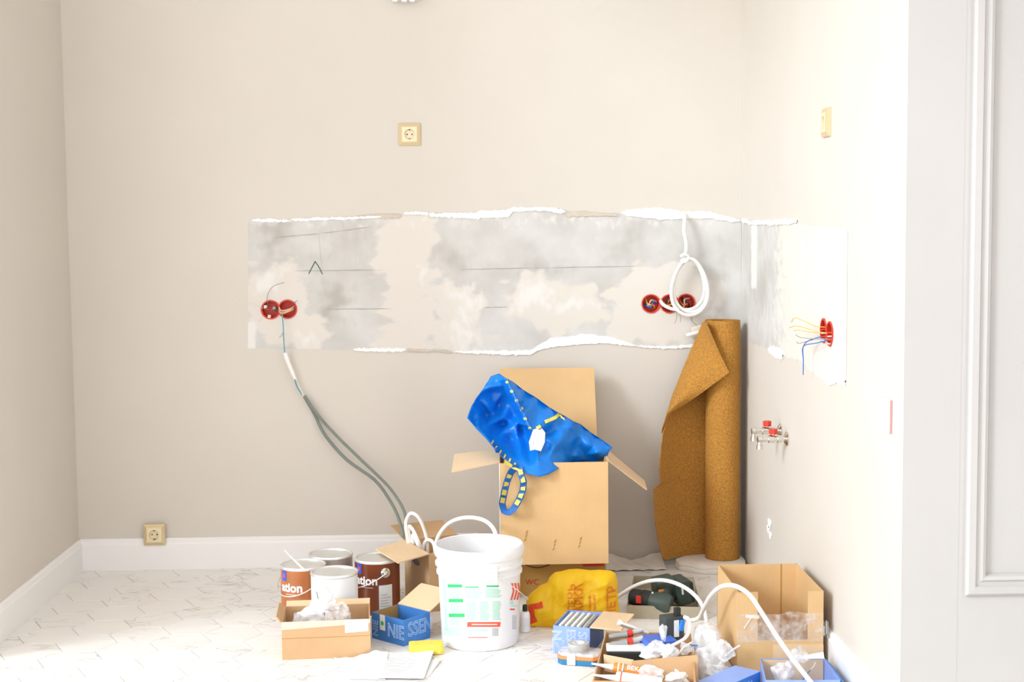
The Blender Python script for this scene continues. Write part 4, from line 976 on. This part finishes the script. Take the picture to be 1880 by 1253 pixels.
# ------------------------------------------------------------------ yellow bag
YO = [(965, 1128), (966, 1105), (972, 1092), (990, 1077), (1004, 1071), (1009, 1060), (1018, 1052), (1030, 1050), (1045, 1046), (1062, 1045), (1085, 1048), (1105, 1047), (1122, 1048), (1131, 1054), (1134, 1070), (1134, 1090), (1136, 1110), (1137, 1130), (1136, 1147), (1120, 1152), (1090, 1156), (1060, 1160), (1020, 1160), (985, 1157), (968, 1152)]
t = thing('plastic_bag', 'full yellow plastic carrier bag with orange lettering, beside the white bucket', 'bag', (.33, 4.64, 0))
YY = 4.625
yc = (1052., 1105.)
def yb(u, v, s, side):
    d = (1-s**2.2)**.5 if s < 1 else 0
    w = .010*math.sin(u*.10+v*.03)+.007*math.sin(u*.05-v*.12+1)+.006*abs(math.sin(u*.21+v*.02))+.005*abs(math.sin(v*.16+u*.07))
    p = P(u, v, YY)+V(0, side*(.070 if side < 0 else .075)*d + w*(1-s**4)*(1 if side < 0 else .5), 0); p.z = max(p.z, .002); return p
def ysurf(side):
    n = 110; R_ = 20; ol = resample(YO, n); mb = MB(); mb.v.append(yb(*yc, 0, side))
    for k in range(1, R_+1):
        s = k/R_
        for u, v in ol: mb.v.append(yb(yc[0]+(u-yc[0])*s, yc[1]+(v-yc[1])*s, s, side))
    mb.f = [(0, 1+i, 1+(i+1) % n) for i in range(n)]+[(1+k*n+i, 1+(k+1)*n+i, 1+(k+1)*n+(i+1) % n, 1+k*n+(i+1) % n) for k in range(R_-1) for i in range(n)]
    return mb
m = ysurf(-1); m2 = ysurf(1); m.add(m2.v, m2.f)
ybag = m.build('bag_body', 'bag_yellow', t, smooth=True, world=True)
from mathutils.bvhtree import BVHTree
bvh = BVHTree.FromPolygons([tuple(v) for v in ysurf(-1).v], ysurf(-1).f)
def ontoy(u, v, o=.0015):
    o += .0015
    a = P(u, v, YY); h = bvh.ray_cast(Vector((a.x, 4.2, a.z)), Vector((0, 1, 0)))
    y = h[0].y if h[0] else a.y; return V(a.x, y-o, a.z)
def bagtext(body_, size, u, v, m_='bag_text', bold=.0006):
    vs, fs_ = text_mesh(body_, size, bold=bold)
    f = lambda q: ontoy(u-q.y*570, v-q.x*570, .0016+q.z)
    MB().add([f(q) for q in vs], fs_).build('lettering', m_, ybag, world=True)
bagtext('ТЕЛЕНЬ', .033, 1048, 1102); bagtext('МАРКА', .034, 1062, 1100); bagtext('СДЕЛАЙ ЖИЗНЬ', .011, 1080, 1112, bold=.0002); bagtext('И КОМФОРТ', .011, 1089, 1104, bold=.0002); bagtext('ПЕТР', .040, 1122, 1100)
rp = MB()
def redpoly(us):
    n = len(us); c = (sum(q[0] for q in us)/n, sum(q[1] for q in us)/n); r = resample(us, 40)
    vs = [ontoy(*c)]
    for s in (.33, .66, 1): vs += [ontoy(c[0]+(u-c[0])*s, c[1]+(v-c[1])*s) for u, v in r]
    rp.add(vs, [(0, 1+i, 1+(i+1) % 40) for i in range(40)]+[(1+k*40+i, 1+(k+1)*40+i, 1+(k+1)*40+(i+1) % 40, 1+k*40+(i+1) % 40) for k in range(2) for i in range(40)])
redpoly([(970, 1106), (994, 1098), (996, 1110), (979, 1113)]); redpoly([(969, 1108), (979, 1110), (981, 1126), (986, 1136), (970, 1144)])
rp.build('red_print', 'bag_red', ybag, world=True)
for q in ysurf(-1).v[:0]: pass
t = thing('bottle', 'small white labelled bottle squeezed between the bucket and yellow bag', 'bottle', (.168, 4.545, 0))
MB().lathe([(.012, 0), (.016, .002), (.016, .058), (.013, .066), (.007, .069)], n=24).build('bottle_body', 'white_plastic', t, smooth=True)
MB().lathe([(.008, .069), (.008, .088), (.006, .09)], n=16).build('cap', 'rubber_black', t)
MB().lathe([(.0164, .022), (.0164, .05)], n=24, cap=False).build('bottle_label', 'label_paper', t, smooth=True)

# ------------------------------------------------------------------ drill in a shallow tray
t = thing('tray', 'low grey-brown cardboard tray under the cordless drill', 'tray', (.65, 4.85, 0))
tc = [(.515, 4.68), (.76, 4.64), (.80, 5.05), (.585, 5.08)]
body(t, tc, .045, 'tray_card', t=.003)
t = thing('cordless_drill', 'dark green cordless drill lying on its side in the tray', 'drill', (.64, 4.80, .005))
def seg(a, b, prof, m_, name, n=24, flat=1.0):
    a, b = Vector(a), Vector(b); d = (b-a); L = d.length; Q = Vector((0, 0, 1)).rotation_difference(d.normalized()).to_matrix()
    return MB().lathe([(r, s*L) for r, s in prof], a, n, Q).build(name, m_, t, smooth=True, world=True)
A = P(1152, 1108, 4.68); B = P(1212, 1131, 4.63)
A = V(.520+.012, 4.735, .062); Bm = V(.640, 4.685, .048)
seg(A, Bm, [(.012, -.02), (.019, 0), (.027, .06), (.029, .20), (.029, .34), (.025, .38)], 'rubber_black', 'chuck')
seg(A.lerp(Bm, .36), A.lerp(Bm, .62), [(.030, 0), (.032, .1), (.032, .9), (.030, 1)], 'rubber_black', 'torque_collar')
for k in range(5):
    a = k*1.25+.2; q = A.lerp(Bm, .46)+V(.012*math.cos(a), -.030*abs(math.sin(a)), .030*math.cos(a))
seg(A.lerp(Bm, .6), A.lerp(Bm, 1.25), [(.030, 0), (.033, .15), (.034, .8), (.028, .97), (.010, 1.0)], 'drill_green', 'motor_housing')
ax = (Bm-A).normalized()
MB().box(A.lerp(Bm, .30)+V(-.008, -.0305, .004), (.018, .006, .026), Rz(-.35)).build('red_marking', 'drill_red', t, bevel=.002, world=True)
MB().box(A.lerp(Bm, .16)+V(0, -.023, .006), (.010, .005, .018), Rz(-.35)).build('orange_marking', 'wire_orange', t, bevel=.002, world=True)
for k in range(4): MB().box(A.lerp(Bm, .55)+V(.004*k, -.031+.004*k, -.006+.012*k), (.006, .004, .006)).build('scale_mark', 'label_paper', t, bevel=.001, world=True)
# grip and battery
G0 = A.lerp(Bm, .9); G1 = V(.672, 4.80, .066)
MB().tube([G0+V(-.01, .01, .004), G0.lerp(G1, .4), G0.lerp(G1, .75), G1], [.026, .023, .022, .026], 16).build('grip', 'drill_green', t, smooth=True, world=True)
MB().box(G0.lerp(G1, .28)+V(-.022, -.01, .012), (.016, .016, .016), Rz(.5)).build('trigger', 'drill_red', t, bevel=.004, world=True)
MB().box(G0.lerp(G1, .5)+V(-.012, -.016, .020), (.018, .01, .012), Rz(.5)).build('switch_button', 'wire_orange', t, bevel=.002, world=True)
rot = Matrix.Rotation(math.radians(12), 3, 'Z') @ Matrix.Rotation(math.radians(-8), 3, 'Y')
MB().box((.660, 4.805, .070), (.075, .085, .078), rot).build('battery_shoe', 'drill_green', t, bevel=.016, world=True, seg=4)
MB().box((.712, 4.80, .064), (.055, .095, .086), rot).build('battery_pack', 'drill_green', t, bevel=.010, world=True, seg=3)
MB().box((.742, 4.80, .064), (.012, .085, .07), rot).build('battery_cap', 'rubber_black', t, bevel=.004, world=True)
MB().box((.714, 4.750, .075), (.006, .003, .03), rot).build('battery_logo', 'label_paper', t, world=True)

# white flexible conduit arcs over the floor
t = thing('white_hose', 'white hose arching over the drill tray from the yellow bag', 'hose', (.5, 4.75, 0))
MB().tube([V(.47, 4.85, .012), P(1120, 1106, 4.80), P(1140, 1092, 4.78), P(1165, 1077, 4.76), P(1195, 1067, 4.72), P(1225, 1067, 4.68), P(1255, 1078, 4.64), P(1278, 1096, 4.60), P(1292, 1118, 4.56), P(1297, 1140, 4.52), V(.76, 4.50, .008)], .0068, 10).build('hose', 'white_cable', t, smooth=True, world=True)
t = thing('white_hose', 'white hose rising before the display carton and running down to the bottom edge', 'hose', (.75, 4.3, 0))
MB().tube([P(1262, 1141, 4.32), P(1282, 1136, 4.31), P(1292, 1118, 4.24), P(1305, 1094, 4.16), P(1322, 1079, 4.08), P(1340, 1075, 4.035), P(1358, 1080, 4.02), P(1378, 1095, 4.0), P(1400, 1128, 3.97), P(1430, 1175, 3.90), P(1460, 1217, 3.82), P(1495, 1262, 3.75), P(1510, 1290, 3.70)], .0068, 10).build('hose', 'white_cable', t, smooth=True, world=True)

# ------------------------------------------------------------------ periwinkle printed box with frames
f0, f1 = V(.246, 4.305, 0), V(.356, 4.268, 0); e1 = (f1-f0).normalized(); e2 = V(-e1.y, e1.x, 0); D3 = .185; H3 = .088
c4 = [f0, f1, f1+e2*D3, f0+e2*D3]
t = thing('printed_box', 'pale blue printed box full of upright white frames, beside the yellow bag', 'box', f0)
body(t, [(p.x, p.y) for p in c4], H3, 'blue_pale', t=.002)
u3 = z*H3
MB().slab(f1+e1*.0006+z*.001, c4[2]+e1*.0006+z*.001, c4[2]+e1*.0006+u3, f1+e1*.0006+u3, .0005).build('shaded_side', 'shade_navy', t, world=True)  # side below the flap, its shade put into the colour as navy
flap(t, c4[1]+u3, c4[2]+u3, V(.093, -.045, .002), 'card_light', .0)
nf = -e2
lettering(t, 'N', .042, frame(f0+e1*.014+z*.058+nf*.0006, z, -e1), 'outline_white', outline=.0009, world=True)
lettering(t, 'N', .058, frame(f0+e1*.017+z*.020+nf*.0006, e1, z), 'outline_white', outline=.0009, world=True)
lettering(t, 'ESS', .040, frame(f0+e1*.056+z*.052+nf*.0006, -z, e1), 'outline_white', outline=.0009, world=True)
lettering(t, 'SE', .040, frame(f0+e1*.093+z*.055+nf*.0006, -z, e1), 'outline_white', outline=.0009, world=True)
for k in range(5):
    lab = ['white wall frame standing in the pale blue box, nearest the yellow bag', 'white wall frame standing second in the pale blue box', 'white wall frame standing third in the pale blue box', 'white wall frame standing fourth in the pale blue box', 'grey-edged wall frame standing last in the pale blue box, next to its tan flap'][k]
    p = f0+e1*(.018+.019*k)+e2*.09
    fr = thing('wall_frame', lab, 'frame', p+z*.003, math.atan2(e2.y, e2.x), 'wall frames in the pale blue box')
    MB().box((0, 0, .044), (.155, .009, .082+.002*(k % 2))).build('frame_plate', 'white_plastic' if k < 4 else 'tape_grey', fr, bevel=.002)
    MB().box((0, -.007, .044), (.15, .003, .078)).build('backing', 'tape_grey', fr)
# organiser case + tape
t = thing('organiser_case', 'small plastic case with blue base, orange band and clear lid', 'case', (.322, 4.212, 0), -.30)
def rr(w, d, c): return [V(x, y, 0) for x, y in ((-w/2+c, -d/2), (w/2-c, -d/2), (w/2, -d/2+c), (w/2, d/2-c), (w/2-c, d/2), (-w/2+c, d/2), (-w/2, d/2-c), (-w/2, -d/2+c))]
def prism(w, d, c, z0_, z1_, nm, m_, bv=.002): return MB().poly([p+V(0, 0, z1_) for p in rr(w, d, c)], z1_-z0_, (0, 0, 1)).build(nm, m_, t, bevel=bv)
prism(.128, .082, .016, .001, .017, 'base', 'case_blue'); prism(.132, .086, .017, .017, .027, 'band', 'case_orange', .003); prism(.126, .080, .015, .027, .036, 'lid', 'lid_clear')
prism(.118, .072, .012, .0271, .0275, 'insert', 'label_paper', 0)
MB().box((-.018, -.042, .019), (.026, .007, .034)).build('latch', 'white_plastic', t, bevel=.002)
t = thing('tape_roll', 'grey duct tape roll lying on the organiser case', 'tape', (.318, 4.225, .0365))
MB().lathe([(.018, 0), (.032, 0), (.0325, .002), (.0325, .018), (.032, .02), (.018, .02), (.018, 0)], n=40, cap=False).build('tape', 'tape_grey', t, smooth=True)
MB().lathe([(.0165, .0005), (.0185, .0005), (.0185, .0205), (.0165, .0205), (.0165, .0005)], n=32, cap=False).build('core', 'label_paper', t, smooth=True)

# ------------------------------------------------------------------ open carton of tools
T0 = [V(.322, 3.78, 0), V(.600, 3.748, 0), V(.660, 4.216, 0), V(.402, 4.250, 0)]; TH = .082
t = thing('carton', 'open carton of tools and tubes at the bottom edge, before the drill tray', 'carton', (.5, 4.0, 0))
body(t, [(p.x, p.y) for p in T0], TH, 'card_kraft')
th = z*TH
MB().slab(P(1108, 1202, 4.0), P(1110, 1232, 3.98), P(1165, 1247, 3.95), P(1163, 1212, 3.97), .003).build('inner_flap', 'card_light', t, world=True)
MB().slab(P(1160, 1214, 3.93), P(1163, 1252, 3.90), P(1282, 1252, 3.90), P(1281, 1203, 3.95), .003).build('inner_flap', 'card_kraft', t, world=True)
g = 'things in the tool carton'
t = thing('parts_case', 'white-lidded black case lying in the tool carton', 'case', P(1152, 1196, 4.06), -.08, g)
MB().box((0, 0, -.012), (.118, .06, .034)).build('case_body', 'rubber_black', t, bevel=.003); MB().box((0, .003, .010), (.124, .058, .010)).build('lid', 'white_plastic', t, bevel=.004)
for i, (v0, lab) in enumerate([(1166, 'grey tool with a red button, lying farther back in the tool carton'), (1181, 'grey tool with a red button, lying nearer in the tool carton')]):
    a, b = P(1118, v0+4, 4.13-.05*i), P(1152, v0-1, 4.13-.05*i); c = P(1180, v0-9, 4.14-.05*i)
    t = thing('hand_tool', lab, 'tool', b, 0, 'grey tools with red buttons')
    MB().tube([a, a.lerp(b, .5), b], [.007, .009, .010], 10).build('handle', 'tool_grey', t, smooth=True, world=True)
    MB().tube([b, b.lerp(c, .3)], .0115, 12).build('button', 'drill_red', t, world=True)
    MB().tube([b.lerp(c, .28), c], .008, 10).build('shaft', 'tape_grey', t, smooth=True, world=True)
t = thing('metal_tube', 'thin silver tube lying across the tool carton', 'tube', P(1160, 1152, 4.2), 0, g)
MB().tube([P(1137, 1144, 4.19), P(1145, 1147, 4.19), P(1190, 1164, 4.19)], .0085, 14, smooth=2).build('shell', 'steel', t, smooth=True, world=True)
MB().tube([P(1135, 1143, 4.19), P(1140, 1145, 4.19)], .0092, 14).build('end_cap', 'white_plastic', t, smooth=True, world=True)
t = thing('small_box', 'small plain blue box inside the tool carton, under the black adapter', 'box', P(1208, 1186, 4.08), .22, g)
MB().box((0, 0, .003), (.088, .075, .034)).build('box_body', 'small_blue', t, bevel=.002); MB().box((0, 0, .0205), (.09, .077, .006)).build('lid', 'small_blue', t, bevel=.0015)
t = thing('power_adapter', 'black adapter block with white label and blue cap, standing in the tool carton', 'adapter', P(1233, 1172, 4.13), .35, g)
MB().box((0, 0, .032), (.062, .045, .075)).build('housing', 'adapter_dark', t, bevel=.004)
MB().box((.004, -.0235, .034), (.016, .002, .05)).build('white_label', 'label_paper', t)
MB().box((.020, -.026, .042), (.014, .012, .034), Matrix.Rotation(.2, 3, 'Y')).build('blue_cap', 'cap_blue', t, bevel=.004)
MB().box((.012, -.012, .082), (.018, .016, .026)).build('black_plug', 'rubber_black', t, bevel=.003)
MB().box((.034, -.012, .055), (.012, .014, .014)).build('terminal', 'wire_pale', t, bevel=.003)
t = thing('white_lead', 'thin white lead curling from the adapter over the tool carton', 'cable', P(1255, 1160, 4.1), 0, g)
MB().tube([P(1257, 1134, 4.10), P(1264, 1138, 4.08), P(1266, 1155, 4.06), P(1258, 1172, 4.04), P(1242, 1182, 4.02), P(1228, 1190, 4.0), P(1220, 1205, 3.98)], [.006, .0055, .005, .004], 8).build('lead', 'white_cable', t, smooth=True, world=True)
MB().tube([P(1270, 1180, 4.0), P(1255, 1190, 3.99), P(1242, 1205, 3.97), P(1225, 1212, 3.95)], .003, 6).build('strand', 'wire_pale', t, smooth=True, world=True)
MB().tube([P(1218, 1209, 3.965), P(1232, 1224, 3.94), P(1250, 1242, 3.90), P(1270, 1262, 3.86)], .0062, 8).build('lead', 'white_cable', t, smooth=True, world=True)
t = thing('plastic_wrap', 'crumpled white plastic wrap heaped in the middle of the tool carton', 'plastic wrap', P(1205, 1210, 4.0), 0, g)
crumple(t, 'wrap_fold', 'bubble_wrap', P(1203, 1195, 3.98), (.052, .03, .036), 21); crumple(t, 'wrap_fold', 'bubble_wrap', P(1228, 1200, 3.97), (.036, .03, .03), 22)
crumple(t, 'wrap_fold', 'clear_film', P(1218, 1165, 4.02), (.014, .014, .034), 23); crumple(t, 'wrap_fold', 'clear_film', P(1258, 1192, 4.0), (.024, .02, .026), 24)
MB().box(P(1275, 1186, 4.0), (.018, .004, .004)).build('blue_tab', 'cap_blue', t, world=True)
def cartridge(label, a, b, r, mats):
    t = thing('sealant_tube', label, 'sealant tube', a, 0, 'sealant tubes'); a, b = Vector(a), Vector(b); d = b-a; L = d.length
    Q = Vector((0, 0, 1)).rotation_difference(d.normalized()).to_matrix()
    MB().lathe([(.0028, 0), (.0035, .02), (.009, .058), (.009, .064)], a, 18, Q).build('nozzle', 'white_plastic', t, smooth=True, world=True)
    MB().lathe([(r*.8, .062), (r, .068), (r, L)], a, 24, Q).build('cartridge', mats[0], t, smooth=True, world=True)
    for s0, s1, m_ in mats[1]: MB().lathe([(r*1.02, s0), (r*1.02, s1)], a, 24, Q, cap=False).build('printed_band', m_, t, smooth=True, world=True)
    return t, Q
ta, tb = P(1086, 1219, 3.91), P(1190, 1238, 3.88)
t, Q = cartridge('orange and white sealant tube with a white nozzle poking over the carton edge', ta, ta+(tb-ta)*1.15, .0155, ('tube_orange', [(.074, .078, 'text_white'), (.087, .090, 'text_white'), (.090, .094, 'tool_grey')]))
dx_ = (tb-ta).normalized(); upv = (V(0, -.75, .66)-dx_*V(0, -.75, .66).dot(dx_)).normalized(); yv = upv.cross(dx_)
lettering(t, 'ВЕКА', .017, frame(ta+dx_*.122+upv*.0162, dx_, yv if yv.z > 0 else -yv), 'text_white', world=True, bold=.0005)
ta, tb = P(1118, 1244, 3.80), P(1215, 1258, 3.77)
t, Q = cartridge('white sealant tube with grey and red print at the very bottom edge', ta-(tb-ta)*.3, tb, .019, ('white_plastic', [(.075, .079, 'print_red')]))
q = P(1165, 1249, 3.775)
lettering(t, 'КЛЕЙ', .018, frame(q+V(0, -.003, .004), (tb-ta), (0, .55, .84)), 'print_grey', world=True, bold=.0008)
lettering(t, 'Li', .016, frame(P(1185, 1251, 3.772)+V(.012, -.003, .004), (tb-ta), (0, .55, .84)), 'print_red', world=True, bold=.0006)
t = thing('plastic_wrap', 'crumpled clear plastic wrap along the bottom edge of the tool carton', 'plastic wrap', P(1200, 1240, 3.86), 0, g)
crumple(t, 'wrap_fold', 'bubble_wrap', P(1192, 1238, 3.86), (.05, .03, .03), 31); crumple(t, 'wrap_fold', 'bubble_wrap', P(1240, 1246, 3.84), (.045, .03, .025), 32)
t = thing('plastic_wrap', 'tall heap of crumpled white plastic beside the display carton', 'plastic wrap', (.70, 4.06, 0))
crumple(t, 'wrap_fold', 'bubble_wrap', P(1296, 1175, 4.12), (.042, .045, .045), 41, .16); crumple(t, 'wrap_fold', 'bubble_wrap', P(1300, 1212, 4.06), (.05, .05, .07), 42, .25, fz=0)
crumple(t, 'wrap_fold', 'clear_film', P(1328, 1195, 4.02), (.035, .03, .045), 43, fz=0); crumple(t, 'wrap_fold', 'bubble_wrap', P(1318, 1232, 4.0), (.05, .04, .035), 44, fz=0)
MB().tube([P(1332, 1205, 4.0), P(1345, 1194, 4.02), P(1358, 1186, 4.03)], .003, 6).build('loose_strip', 'white_cable', t, world=True)

# ------------------------------------------------------------------ display carton at the right wall
t = thing('carton', 'tall display carton with cut-out front against the right wall', 'carton', (.9, 4.2, 0))
x0, x1, y0, y1, HH = .772, 1.024, 4.06, 4.40, .247
wl = .004
mb = MB()
for p in ([(x0, y1, 0), (x0, y0, 0), (x0, y0, HH), (x0, y1, HH)], [(x1, y0, 0), (x1, y1, 0), (x1, y1, HH), (x1, y0, HH)], [(x1, y1, 0), (x0, y1, 0), (x0, y1, HH), (x1, y1, HH)]):
    mb.slab(*[V(*q) for q in p], wl)
mb.slab(V(x0, y0, .004), V(x1, y0, .004), V(x1, y1, .004), V(x0, y1, .004), .004)
mb.build('box_body', 'card', t, world=True)
cu0, cu1, cz = P(1391, 1150, y0).x, P(1483, 1150, y0).x, P(1440, 1176, y0).z
zf = HH
ft = MB()
ya = y0-.001; xa, xb = x0-.0008, x1+.0008
ft.slab(V(xa, ya, 0.0005), V(xb, ya, 0.0005), V(xb, ya, cz), V(xa, ya, cz), wl)
ft.slab(V(xa, ya, cz), V(cu0, ya, cz), V(cu0, ya, zf-.0005), V(xa, ya, zf-.0005), wl); ft.slab(V(cu1, ya, cz), V(xb, ya, cz), V(xb, ya, zf-.0005), V(cu1, ya, zf-.0005), wl)
ft.build('front_panel', 'card', t, world=True)
MB().slab(V(P(1419, 1200, y0).x, y0-.004, .02), V(x1+.001, y0-.004, .02), V(x1+.001, y0-.004, P(1500, 1184, y0).z), V(P(1419, 1200, y0).x, y0-.004, P(1420, 1184, y0).z), .0035).build('glued_flap', 'card_light', t, world=True)
MB().slab(V(x1-.052, y1-.0048, .006), V(x1-.048, y1-.0048, .006), V(x1-.048, y1-.0048, HH), V(x1-.052, y1-.0048, HH), .0006).build('seam', 'card_deep', t, world=True)
ztape = P(1440, 1127, y0).z
def tp(a, b):
    x = x0-.002+(x1-x0+.003)*a; zz_ = cz-.004+(ztape-cz+.004)*b; s = max(0, min(1, (x-cu0)/(cu1-cu0))); k = math.sin(math.pi*s)
    return V(x, y0-.0028+.012*k*(b**2)+.003*math.sin(a*40+b*9)*k, zz_+.006*k*math.sin(a*11)*b)
MB().grid(tp, 50, 12).build('packing_tape', 'tape_clear', t, smooth=True, world=True)
for u0, u1, v0, v1 in ((1516, 1518, 1140, 1165), (1512, 1514, 1150, 1168), (1519, 1520.5, 1142, 1172)):
    a, b = P(u0, v1, y0-.002), P(u1, v0, y0-.002); MB().slab(a, V(b.x, a.y, a.z), b, V(a.x, b.y, b.z), .0004).build('printed_code', 'print_grey', t, world=True)
a, b = P(1366, 1155, y0-.003), P(1380, 1134, y0-.003)
MB().tube([a, b], .0012, 6).build('loose_thread', 'white_plastic', t, world=True)
MB().slab(P(1369, 1135, y0-.0025), P(1393, 1137, y0-.0025), P(1393, 1131, y0-.0025), P(1369, 1129, y0-.0025), .0006).build('tape_end', 'cloth', t, world=True)
t = thing('scrap_bag', 'crumpled grey plastic with scraps inside the display carton', 'plastic wrap', (.9, 4.15, .005))
crumple(t, 'wrap_fold', 'clear_film', V(.87, 4.15, .055), (.07, .06, .05), 51, fz=.006); crumple(t, 'scrap', 'cloth', V(.93, 4.17, .04), (.045, .05, .035), 52, fz=.006); crumple(t, 'scrap', 'paper', V(.84, 4.12, .035), (.035, .03, .028), 53, fz=.006)

# ------------------------------------------------------------------ blue boxes at the bottom edge
b0, b1, b2, b3 = V(.640, 3.80, 0), V(.800, 3.865, 0), V(.795, 4.01, 0), V(.690, 3.995, 0)
t = thing('printed_box', 'closed pale blue box lying before the heap of white plastic', 'box', b0)
b0, b1 = V(.682, 3.79, 0), V(.812, 3.925, 0); ee = (b1-b0).normalized(); en = V(-ee.y, ee.x, 0); 
c4 = [b0, b1, b1+en*.085, b0+en*.085]
t.location = b0
body(t, [(p.x, p.y) for p in c4], .052, 'blue_print', t=.002, top=True)
MB().slab(*[p+z*.0532 for p in c4], .0011).build('lid', 'blue_pale', t, world=True)
lettering(t, 'NIESSEN', .022, frame(b0.lerp(b1, .55)+z*.03+V(ee.y, -ee.x, 0)*.0006, ee, z), 'outline_pale', outline=.0006, world=True)
c4 = [V(.800, 3.80, 0), V(1.005, 3.79, 0), V(1.010, 3.985, 0), V(.826, 3.995, 0)]
t = thing('printed_box', 'open blue box with tan lining, at the bottom edge before the display carton', 'box', (.9, 3.9, 0))
body(t, [(p.x, p.y) for p in c4], .068, 'blue_pale', t=.002)
hh = z*.068
MB().slab(c4[3]+V(.004, -.005, .003), c4[2]+V(-.004, -.005, .003), c4[2]+hh+V(-.004, -.005, -.002), c4[3]+hh+V(.004, -.005, -.002), .001).build('lining', 'card_light', t, world=True)
MB().slab(c4[2]+hh+V(-.06, 0, 0), c4[2]+hh, c4[2]+hh+V(.0, .012, .016), c4[2]+hh+V(-.06, .012, .006), .0015).build('lid_tab', 'paper', t, world=True)
MB().slab(c4[1]+hh, c4[2]+hh, c4[2]+hh+V(.022, -.002, -.022), c4[1]+hh+V(.022, 0, -.022), .0015).build('side_flap', 'blue_print', t, world=True)
t = thing('plastic_wrap', 'clear plastic pouch rising out of the open blue box in the bottom right corner', 'plastic wrap', (.88, 3.9, .01))
crumple(t, 'wrap_fold', 'clear_film', V(.875, 3.91, .055), (.055, .05, .045), 61, .4, fz=.006); crumple(t, 'wrap_fold', 'clear_film', V(.925, 3.94, .09), (.03, .028, .03), 62, .3)
t = thing('wire_scrap', 'blue wire end standing in the open blue box', 'wire', (.93, 3.88, .02))
MB().tube([P(1470, 1255, 3.85), P(1480, 1240, 3.86), P(1488, 1231, 3.87)], .0014, 6).build('strand', 'wire_blue', t, smooth=True, world=True)
MB().tube([P(1487, 1232, 3.87), P(1494, 1224, 3.88), P(1497, 1217, 3.89)], .0012, 6).build('bare_end', 'wire_pale', t, smooth=True, world=True)
print('tiles', tiles)
